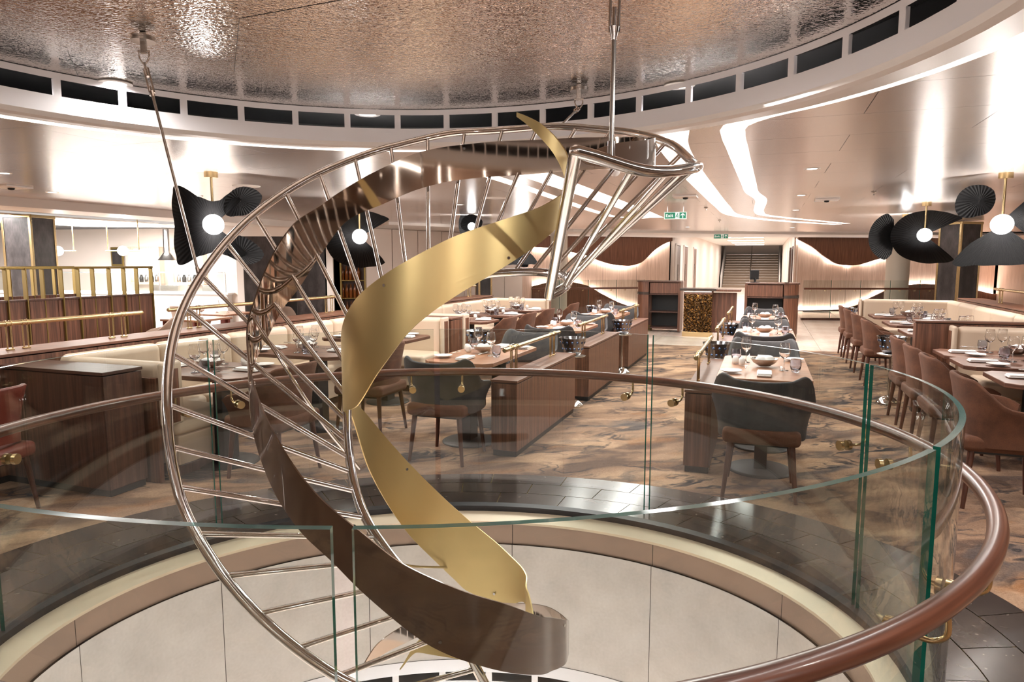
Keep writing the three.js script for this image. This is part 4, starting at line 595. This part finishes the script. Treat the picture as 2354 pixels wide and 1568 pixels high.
// ---------------------------------------------------------------- reception desk before the corridor
function deskUnit(label, a, b, w, mirrorSide) {                        // curved walnut counter with a raised top and a dark stone band
  const o = thing('reception_counter', label, 'counter', W(a, b), TH, 'reception counters'), s = mirrorSide;
  const prof = (r0, r1, y0, y1, m, nm) => { const g = join(...[[r1, y0, r1, y1], [r1, y1, r0, y1], [r0, y1, r0, y0]].map(k => grid(20, 1, (u, v) => { const t = R(-95 + 190 * u), r = k[0] + (k[2] - k[0]) * v, y = k[1] + (k[3] - k[1]) * v; return [s * (-w / 2 + 0.28) - s * r * Math.cos(t), y, r * Math.sin(t) * 1.15]; }))); part(o, nm, g, m); };
  prof(0.2, 0.27, 0.1, 0.84, M.walnut, 'curved_front'); prof(0.2, 0.262, 0, 0.1, M.brassFlat, 'brass_base'); prof(0.18, 0.278, 0.84, 0.9, M.marble, 'stone_band'); prof(0.2, 0.27, 0.9, 1.12, M.walnut, 'upper_front'); prof(0.0, 0.29, 1.12, 1.15, M.darkWood, 'top_board');
  part(o, 'side_panel', join(boxAt(w - 0.3, 1.1, 0.05, s * 0.14, 0.57, -0.28), boxAt(0.05, 1.1, 0.56, s * (w / 2 - 0.02), 0.57, 0)), M.walnut);
  part(o, 'shelf', join(boxAt(w - 0.34, 0.025, 0.5, s * 0.14, 0.45, 0.0), boxAt(w - 0.34, 0.025, 0.5, s * 0.14, 0.85, 0.0), boxAt(w - 0.34, 0.025, 0.5, s * 0.14, 0.09, 0.0)), M.darkWood); part(o, 'back_panel', boxAt(w - 0.34, 0.78, 0.02, s * 0.14, 0.47, -0.2), M.black); part(o, 'top_ledge', boxAt(w - 0.2, 0.03, 0.58, s * 0.1, 1.135, 0, 0.006), M.darkWood); part(o, 'modesty_front', boxAt(w - 0.36, 0.24, 0.03, s * 0.14, 0.99, 0.25), M.walnut);
}
deskUnit('curved walnut reception counter with dark open shelves, on the low wall side', 15.9, -2.25, 1.0, 1); deskUnit('curved walnut reception counter with a screen on top, on the aisle table side', 15.2, 0.16, 1.05, -1);
{ const o = thing('reception_podium', 'reception podium front of glowing crumpled gold leaf with a dark stone top', 'podium', W(15.1, -1.3), TH);
  const leaf = grid(60, 60, (u, v) => { const x = u * 8, y = v * 12; return [-0.29 + 0.58 * u, 0.1 + 0.8 * v, 0.19 + 0.08 * Math.abs(fbm(x, y, 5, 3)) * 2 + 0.012 * noise.noise(x * 3, y * 3, 2)]; }); const flatLeaf = leaf.toNonIndexed(); flatLeaf.computeVertexNormals();
  part(o, 'gold_leaf_front', flatLeaf, M.goldLeaf); part(o, 'carcass', boxAt(0.58, 0.9, 0.36, 0, 0.5, 0.0), M.walnut); part(o, 'brass_base', boxAt(0.62, 0.1, 0.42, 0, 0.05, 0.02), M.brass); part(o, 'stone_top', boxAt(0.74, 0.05, 0.56, 0, 1.0, 0.05, 0.006), M.marble); part(o, 'light_strip', boxAt(0.56, 0.014, 0.014, 0, 0.955, 0.285), M.glowWarm); panelLight(o, 0.56, 0.02, [0, 0.945, 0.285], [0, 0, 0.24], 30, WARM); part(o, 'side_wing', join(boxAt(0.5, 0.86, 0.05, 0.52, 0.5, -0.1), boxAt(0.6, 0.04, 0.5, 0.55, 0.98, -0.05)), M.walnut); }
{ const o = thing('desk_monitor', 'black monitor turned away on the reception counter', 'monitor', W(15.25, -0.2, 1.15), TH + 0.9); part(o, 'casing', boxAt(0.26, 0.2, 0.03, 0, 0.16, 0, 0.01), M.black); part(o, 'stand', join(boxAt(0.04, 0.08, 0.03, 0, 0.05, 0.02), boxAt(0.16, 0.012, 0.12, 0, 0.006, 0.02)), M.black); }

// ---------------------------------------------------------------- glass rails with wooden handrails before the wavy walls
function farRail(label, p, q, n) {
  const L = Math.hypot(q[0] - p[0], q[1] - p[1]), o = thing('far_balustrade', label, 'balustrade', V(p[0], 0, p[1]), -Math.atan2(q[1] - p[1], q[0] - p[0]), 'glass balustrades before the wavy walls');
  for (let i = 0; i < n; i++) { part(o, 'glass_pane', boxAt(L / n - 0.03, 1.05, 0.015, L * (i + 0.5) / n, 0.56, 0), M.pane); part(o, 'edge', boxAt(0.012, 1.05, 0.016, L * (i + 1) / n - 0.02, 0.56, 0), M.greenEdge); }
  part(o, 'rail', bar(V(0, 0.86, 0.09), V(L, 0.86, 0.09), 0.026, 0.026, 14), M.railWood); part(o, 'base_kerb', boxAt(L, 0.06, 0.08, L / 2, 0.03, 0), M.darkWood);
  for (let i = 0; i < n; i++) for (const s of [0.25, 0.75]) part(o, 'bracket', join(bar(V(L * (i + s) / n, 0.8, 0.01), V(L * (i + s) / n, 0.8, 0.09), 0.008), bar(V(L * (i + s) / n, 0.8, 0.09), V(L * (i + s) / n, 0.85, 0.09), 0.007)), M.brass);
}
farRail('glass balustrade with wooden rail before the wavy wall on the booth side', [0.5, -18.4], [3.75, -19.3], 4); farRail('glass balustrade with wooden rail before the wavy wall behind the right booth', [7.9, -18.6], [11.8, -18.4], 5);

// ---------------------------------------------------------------- columns
function column(label, x, z, r, h, m) { const o = thing('round_column', label, 'column', V(x, 0, z), 0, 'pale round columns'); part(o, 'shaft', lathe([[r, 0.08], [r, h - 0.06]], 36), m); part(o, 'base', lathe([[0, 0], [r + 0.02, 0], [r + 0.02, 0.08], [r, 0.08]], 36), M.steel); part(o, 'collar', lathe([[r, h - 0.06], [r + 0.015, h - 0.06], [r + 0.015, h]], 36), M.soffit); }
M.shaft = S({ color: 0xdcd6c8, roughness: 0.5 });
column('pale round column in front of the right wavy wall', 10.9, -19.4, 0.3, 2.36, M.shaft); column('pale round column in front of the left wavy wall', 1.33, -19.5, 0.24, 2.36, M.shaft);
function darkColumn(label, x, z, w, rot, h = 2.4) { const o = thing('stone_column', label, 'column', V(x, 0, z), rot, 'dark square columns with brass corners'); for (const s of [0, 1, 2, 3]) { const t = s * Math.PI / 2; part(o, 'stone_panel', boxAt(w - 0.05, h - 0.02, 0.03, 0, h / 2, w / 2).rotateY(t), M.blackPanel); part(o, 'brass_corner', boxAt(0.045, h, 0.045, w / 2, h / 2, w / 2).rotateY(t), M.brass); } part(o, 'core', boxAt(w - 0.02, h, w - 0.02, 0, h / 2, 0), M.black); part(o, 'brass_head', join(boxAt(w + 0.05, 0.05, 0.05, 0, h - 0.03, w / 2 + 0.01), boxAt(w + 0.05, 0.05, 0.05, 0, h - 0.03, -w / 2 - 0.01), boxAt(0.05, 0.05, w, w / 2 + 0.01, h - 0.03, 0), boxAt(0.05, 0.05, w, -w / 2 - 0.01, h - 0.03, 0)), M.brass); }
darkColumn('dark stone column with a brass corner beyond the brass screen', -8.6, -12.3, 0.52, -0.12); darkColumn('dark stone column with brass corners behind the right corner booth', 9.35, -14.4, 0.5, 0.25); darkColumn('slim dark stone column behind the gold ribbon', -0.7, -16.9, 0.3, 0.3);

// ---------------------------------------------------------------- brass slat screen with a walnut base
{ const o = thing('brass_screen', 'tall brass slat screen with a walnut lower wall beyond the ledge', 'screen', W(6.3, -8.4), TH), L = 2.5, n = 7;
  for (let i = 0; i < n; i++) { part(o, 'wood_panel', boxAt(0.04, 1.05, L / n - 0.004, 0, 0.575, -L / 2 + L * (i + 0.5) / n, 0.003), M.walnut); }
  part(o, 'wood_cap', boxAt(0.07, 0.025, L, 0, 1.11, 0), M.darkWood); part(o, 'top_bar', boxAt(0.06, 0.03, L + 0.06, 0, 1.5, 0), M.brassFlat); part(o, 'plinth', boxAt(0.05, 0.06, L, 0, 0.03, 0), M.black);
  for (let i = 0; i <= 11; i++) part(o, 'slat', boxAt(0.07, 1.5, 0.014, i % 3 === 1 ? -0.01 : 0.012, 0.75, -L / 2 + L * i / 11, 0.002), M.brassFlat); }
{ const o = thing('brass_screen', 'rear run of the brass slat screen, nearer the kitchen', 'screen', W(6.3, -9.75), TH), L = 2.2; part(o, 'wood_panel', boxAt(0.04, 1.05, L, 0, 0.575, 0), M.walnut); part(o, 'top_bar', boxAt(0.05, 0.03, L, 0, 1.5, 0), M.brassFlat); for (let i = 0; i <= 7; i++) part(o, 'slat', boxAt(0.06, 1.5, 0.014, 0, 0.75, -L / 2 + L * i / 7, 0.002), M.brassFlat); }

// ---------------------------------------------------------------- open kitchen and black doors in the bright left background
const KR = -Math.atan2(1.6, 10);
{ const o = thing('kitchen_counter', 'long white serving counter with a glass guard before the kitchen wall', 'counter', V(-9.2, 0, -15.4), KR);
  part(o, 'front', boxAt(6.4, 0.86, 0.6, 0, 0.45, 0, 0.01), M.white); part(o, 'worktop', boxAt(6.5, 0.04, 0.7, 0, 0.9, 0, 0.006), M.china); part(o, 'plinth', boxAt(6.3, 0.03, 0.5, 0, 0.015, 0), M.steel);
  for (let i = 0; i < 4; i++) part(o, 'glass_guard', boxAt(1.5, 0.4, 0.008, -2.35 + i * 1.57, 1.14, 0.25), M.pane); part(o, 'guard_frame', join(bar(V(-3.1, 1.35, 0.25), V(3.15, 1.35, 0.25), 0.01), ...[-3.1, -1.56, 0, 1.58, 3.15].map(x => bar(V(x, 0.92, 0.25), V(x, 1.35, 0.25), 0.008))), M.steel); }
{ const c = [['white', -12.5, 0.7], ['white', -11.2, 0.9]];
  const o = thing('extractor_unit', 'tall steel extractor unit behind the kitchen counter, nearer the black doors', 'extractor', V(-7.3, 0, -17.2), KR); part(o, 'hood', lathe([[0.24, 1.62], [0.2, 1.66], [0.08, 1.82], [0.07, 2.4]], 24), M.steel); part(o, 'body', boxAt(0.8, 1.0, 0.4, 0, 0.5, 0, 0.01), M.steel);
  const q = copy(o, V(-8.7, 0, -17.35), KR, 'tall steel extractor unit behind the kitchen counter, farther from the black doors'); void q;
  for (const [x, t] of [[-7.2, 'nearest the black doors'], [-8.4, 'middle of three'], [-9.6, 'nearest the dark column']]) { const s = thing('display_shelf', 'bright glass fronted kitchen shelf, ' + t, 'shelf', V(x, 0, -17.72 + (x + 7.2) * 0.13), KR, 'bright kitchen shelves'); part(s, 'frame', join(boxAt(0.9, 0.05, 0.2, 0, 1.02, 0), boxAt(0.9, 0.05, 0.2, 0, 1.95, 0), boxAt(0.05, 0.95, 0.2, -0.43, 1.48, 0), boxAt(0.05, 0.95, 0.2, 0.43, 1.48, 0)), M.paleWood); part(s, 'lit_back', boxAt(0.82, 0.88, 0.02, 0, 1.48, -0.08), M.glow); part(s, 'shelf_board', boxAt(0.82, 0.02, 0.18, 0, 1.48, 0), M.clear); for (let i = 0; i < 5; i++) part(s, 'jar', lathe([[0, 0], [0.05, 0], [0.055, 0.12], [0.03, 0.17], [0.03, 0.2], [0, 0.2]], 14).translate(-0.3 + i * 0.15, 1.05, 0.02), i % 2 ? M.black : M.steel); }
  for (const [x, z, t] of [[-7.9, -14.0, 'glowing globe lamp on a brass rod above the counter, nearer the black doors'], [-9.35, -14.2, 'glowing globe lamp on a brass rod above the counter, nearer the dark column']]) { const g = thing('globe_lamp', t, 'lamp', V(x, 2.42, z), KR, 'globe lamps over the kitchen counter'); part(g, 'rod', join(bar(V(-0.35, 0, 0), V(-0.35, -0.62, 0), 0.012), bar(V(0.35, 0, 0), V(0.35, -0.62, 0), 0.012), bar(V(-0.4, -0.62, 0), V(0.4, -0.62, 0), 0.012)), M.brass); part(g, 'bulb', new THREE.SphereGeometry(0.1, 24, 16).translate(0, -0.62, 0.02), M.downGlow); const l = new THREE.PointLight(WARM, 3, 0, 2); l.position.set(0, -0.62, 0.02); l.shadow.radius = 5; l.castShadow = true; g.add(l); }
  for (const [x, z, y, t] of [[-10.5, -18.3, 1.72, 'farther from the black doors'], [-7.75, -17.85, 2.3, 'nearer the black doors']]) { const f = thing('framed_picture', 'small dark framed picture on the kitchen wall ' + t, 'picture', V(x, y, z + 0.0), KR, 'framed pictures on the kitchen wall'); part(f, 'frame', boxAt(0.36, 0.5, 0.04, 0, 0, 0, 0.006), M.brassFlat); part(f, 'print', boxAt(0.28, 0.4, 0.01, 0, 0, 0.02), M.blackPanel); }
  void c; }
{ const o = thing('black_doors', 'pair of black stone panelled doors with a narrow gap in the far wall', 'door', V(-4.72, 0, -14.55), 0.12);
  part(o, 'wing', boxAt(0.82, 2.1, 0.06, -0.52, 1.06, 0, 0.006), M.blackPanel); part(o, 'wing', boxAt(0.6, 2.1, 0.06, 0.44, 1.06, 0.02, 0.006), M.blackPanel); part(o, 'recess', boxAt(0.3, 2.1, 0.02, 0.0, 1.06, -0.12), M.black); part(o, 'door_frame', join(boxAt(2.0, 0.3, 0.1, 0, 2.26, -0.02), boxAt(0.14, 2.12, 0.1, -1.0, 1.06, -0.02), boxAt(0.14, 2.12, 0.1, 0.84, 1.06, -0.02)), M.white); part(o, 'handle', bar(V(0.2, 0.95, 0.06), V(0.2, 1.1, 0.06), 0.01), M.brass); }
wallBetween('wall_left_back', [-6.4, -14.9], [-5.75, -14.8], 2.42, M.wallWhite); wallBetween('wall_left_return', [-6.3, -14.9], [-5.1, -17.6], 2.42, M.wallWhite);
{ const o = thing('bottle_display', 'tall dark bottle display cabinet with amber bottles beside the black doors', 'cabinet', V(-3.42, 0, -14.78), 0.15); part(o, 'back_board', boxAt(0.5, 2.25, 0.04, 0, 1.13, -0.18), M.darkWood); part(o, 'side_board', join(boxAt(0.03, 2.25, 0.34, -0.25, 1.13, 0), boxAt(0.03, 2.25, 0.34, 0.25, 1.13, 0), boxAt(0.5, 0.03, 0.34, 0, 2.25, 0), boxAt(0.5, 0.06, 0.34, 0, 0.03, 0)), M.brassFlat);
  const bot = lathe([[0, 0], [0.035, 0], [0.036, 0.18], [0.014, 0.24], [0.013, 0.3], [0, 0.3]], 14), amber = P({ color: 0x8a4a16, roughness: 0.1, transmission: 0.5, thickness: 0 }); for (let k = 0; k < 5; k++) { part(o, 'shelf_board', boxAt(0.47, 0.015, 0.3, 0, 0.42 + k * 0.38, 0), M.brassFlat); for (let i = 0; i < 5; i++) solo('bottle', `amber bottle, ${['first', 'second', 'third', 'fourth', 'last'][i]} from the black doors on the ${['lowest', 'second', 'middle', 'fourth', 'top'][k]} shelf of the display cabinet`, 'bottle', bot, amber, V(-3.47 - 0.17 * Math.cos(0.15) + i * 0.085, 0.428 + k * 0.38, -14.72 + 0.02 - i * 0.012), 0.15, 'amber bottles in the display cabinet'); } }
// wall panels of the back wall and of the right side
for (let i = 0; i < 7; i++) { const t = (i + 0.5) / 7, x = -3.4 + 3.7 * t, z = -15.9 - 4.35 * t; solo('wall_panel', `tall pale wall panel behind the rear booth, ${['first', 'second', 'third', 'fourth', 'fifth', 'sixth', 'seventh'][i]} from the bottle display`, 'panel', box(0.79, 2.3, 0.03, 0.004), M.wallWhite, V(x, 1.2, z + 0.06), -Math.atan2(-5, 4.3), 'pale wall panels behind the rear booth'); }
for (let i = 0; i < 5; i++) { const t = (i + 0.5) / 5, x = 11.3 + 2.4 * t, z = -11.9 - 5.4 * t; solo('wall_panel', `tall pale wall panel beyond the right corner booth, ${['nearest', 'second', 'third', 'fourth', 'farthest'][i]} of its row`, 'panel', box(1.14, 2.3, 0.03, 0.004), M.wallWhite, V(x - 0.12, 1.2, z), -Math.atan2(-5.6, 2.5), 'pale wall panels beyond the right booth'); }
farRail('glass balustrade with wooden rail at the right edge beyond the corner booth', [9.0, -9.6], [10.8, -8.6], 2);
// corridor doors and wall details
for (const [a, b, w, m, t] of [[23.6, -2.76, 0.9, M.darkWood, 'dark wooden door just inside the corridor opening'], [26, -2.77, 1.1, M.walnut, 'walnut door with steel pulls along the corridor'], [29.5, -2.77, 1.1, M.walnut, 'farther walnut door along the corridor']]) { const p = W(a, b), o = thing('corridor_door', t, 'door', p, TH, 'corridor doors'); part(o, 'leaf', boxAt(0.05, 2.1, w, 0, 1.06, 0, 0.004), m); part(o, 'door_frame', join(boxAt(0.07, 2.16, 0.06, 0, 1.08, w / 2 + 0.04), boxAt(0.07, 2.16, 0.06, 0, 1.08, -w / 2 - 0.04), boxAt(0.07, 0.06, w + 0.14, 0, 2.16, 0)), M.white); part(o, 'handle', bar(V(0.05, 0.9, w * 0.3), V(0.05, 1.5, w * 0.3), 0.015), M.steel); }
for (const [a, t] of [[25, 'nearer the desk'], [27.4, 'farther along the corridor']]) { const o = thing('framed_picture', 'tall dark framed picture on the aisle side corridor wall ' + t, 'picture', W(a, 0.86, 1.35), TH, 'framed pictures in the corridor'); part(o, 'frame', boxAt(0.05, 1.5, 0.9, 0, 0, 0, 0.006), M.darkWood); part(o, 'print', boxAt(0.02, 1.3, 0.7, -0.025, 0, 0), M.blackPanel); }

// ---------------------------------------------------------------- signs and ceiling fittings
function exitTex(word) {
  const c = document.createElement('canvas'); c.width = 384; c.height = 128; const g = c.getContext('2d');
  g.fillStyle = '#0f7a5c'; g.fillRect(0, 0, 384, 128); g.strokeStyle = '#f4fffa'; g.lineWidth = 6; g.strokeRect(6, 6, 372, 116); g.fillStyle = '#f6fffb';
  if (word) { g.font = 'bold 74px sans-serif'; g.fillText('Exit', 22, 90); }
  g.fillRect(190, 10, 72, 108); g.fillStyle = '#0f7a5c'; g.beginPath(); g.arc(232, 30, 10, 0, 7); g.fill(); g.lineWidth = 11; g.strokeStyle = '#0f7a5c'; g.lineCap = 'round';
  g.beginPath(); g.moveTo(226, 46); g.lineTo(220, 72); g.lineTo(240, 84); g.lineTo(236, 108); g.moveTo(220, 72); g.lineTo(206, 90); g.lineTo(198, 90); g.moveTo(226, 48); g.lineTo(246, 60); g.moveTo(224, 50); g.lineTo(206, 60); g.stroke();
  g.strokeStyle = '#f6fffb'; g.lineWidth = 14; g.beginPath(); g.moveTo(320, 106); g.lineTo(320, 30); g.moveTo(290, 58); g.lineTo(320, 28); g.lineTo(350, 58); g.stroke();
  const t = new THREE.CanvasTexture(c); t.colorSpace = THREE.SRGBColorSpace; return t;
}
const signMat = S({ map: exitTex(true), emissive: 0xffffff, emissiveMap: exitTex(true), emissiveIntensity: 0.25, roughness: 0.4 });
const signBox = (w, h) => { const g = new THREE.PlaneGeometry(w, h).translate(0, 0, 0.011); return g; };
for (const [p, w, rot, t] of [[V(2.43, 2.26, -10.3), 0.33, -0.24, 'green exit sign with running figure and up arrow, hung from the aisle ceiling'], [W(20.4, -1.2, 2.3), 0.4, TH, 'small green exit sign in front of the corridor'], [W(24.2, -0.9, 2.45), 0.4, TH, 'green exit sign inside the corridor opening'], [V(-9.6, 2.2, -11.9), 0.3, 0.5, 'green exit sign beside the dark column on the kitchen side']]) {
  const o = thing('exit_sign', t, 'sign', p, rot, 'green exit signs'), h = w / 3; part(o, 'housing', boxAt(w, h, 0.02, 0, 0, 0, 0.003), M.white); part(o, 'sign_face', signBox(w - 0.01, h - 0.008), signMat); part(o, 'hanger', join(...[-0.35, 0.35].map(k => bar(V(k * w, h / 2, 0), V(k * w, Math.max(0.14, 2.42 - p.y), 0), 0.004))), M.steel);
}
const dome1 = thing('dome_camera', 'small white dome camera under the ceiling behind the sculpture end bar', 'camera', W(6.1, -1.28, 2.42), 0); part(dome1, 'base', lathe([[0, 0], [0.065, 0], [0.065, -0.035], [0, -0.035]], 28), M.white); part(dome1, 'ball', new THREE.SphereGeometry(0.05, 24, 16).scale(1, 0.95, 1).translate(0, -0.05, 0), M.china);
for (const [a, b, t] of [[10.3, 0.75, 'over the aisle tables'], [5.4, -8.0, 'near the photo edge above the brass screen'], [9.2, -1.0, 'before the hanging exit sign']]) { const o = thing('ceiling_plate', 'flat white rectangular ceiling fitting ' + t, 'ceiling fitting', W(a, b, 2.42), TH, 'flat ceiling fittings'); part(o, 'plate', boxAt(0.3, 0.02, 0.3, 0, -0.01, 0, 0.004), M.white); part(o, 'sensor', lathe([[0, -0.045], [0.03, -0.04], [0.035, -0.02], [0, -0.02]], 20), M.black); }
for (const [a, b, t] of [[6.3, -5.5, 'beside the square black lamp'], [8.6, -3.4, 'above the rear booth']]) { const o = thing('ceiling_speaker', 'round flat white ceiling loudspeaker ' + t, 'loudspeaker', W(a, b, 2.42), 0, 'round ceiling loudspeakers'); part(o, 'rim', lathe([[0.13, 0], [0.15, -0.004], [0.152, 0], [0.15, 0.004]], 36), M.white); part(o, 'grille', lathe([[0, -0.003], [0.13, -0.003], [0.13, 0]], 36), M.soffit); }
for (const [a, b, t] of [[11.2, -0.9, 'nearest the exit sign'], [14.6, -0.9, 'farther toward the desk'], [9.4, 1.2, 'over the brown chairs']]) { const o = thing('sprinkler', 'small steel sprinkler head in the aisle ceiling ' + t, 'sprinkler', W(a, b, 2.42), 0, 'sprinkler heads'); part(o, 'head', lathe([[0, 0], [0.03, 0], [0.03, -0.01], [0.008, -0.014], [0.008, -0.04], [0.018, -0.044], [0, -0.046]], 18), M.steel); }

scene.traverse(o => { if (o.isMesh) { o.castShadow = true; o.receiveShadow = true; } });
renderer.render(scene, camera);
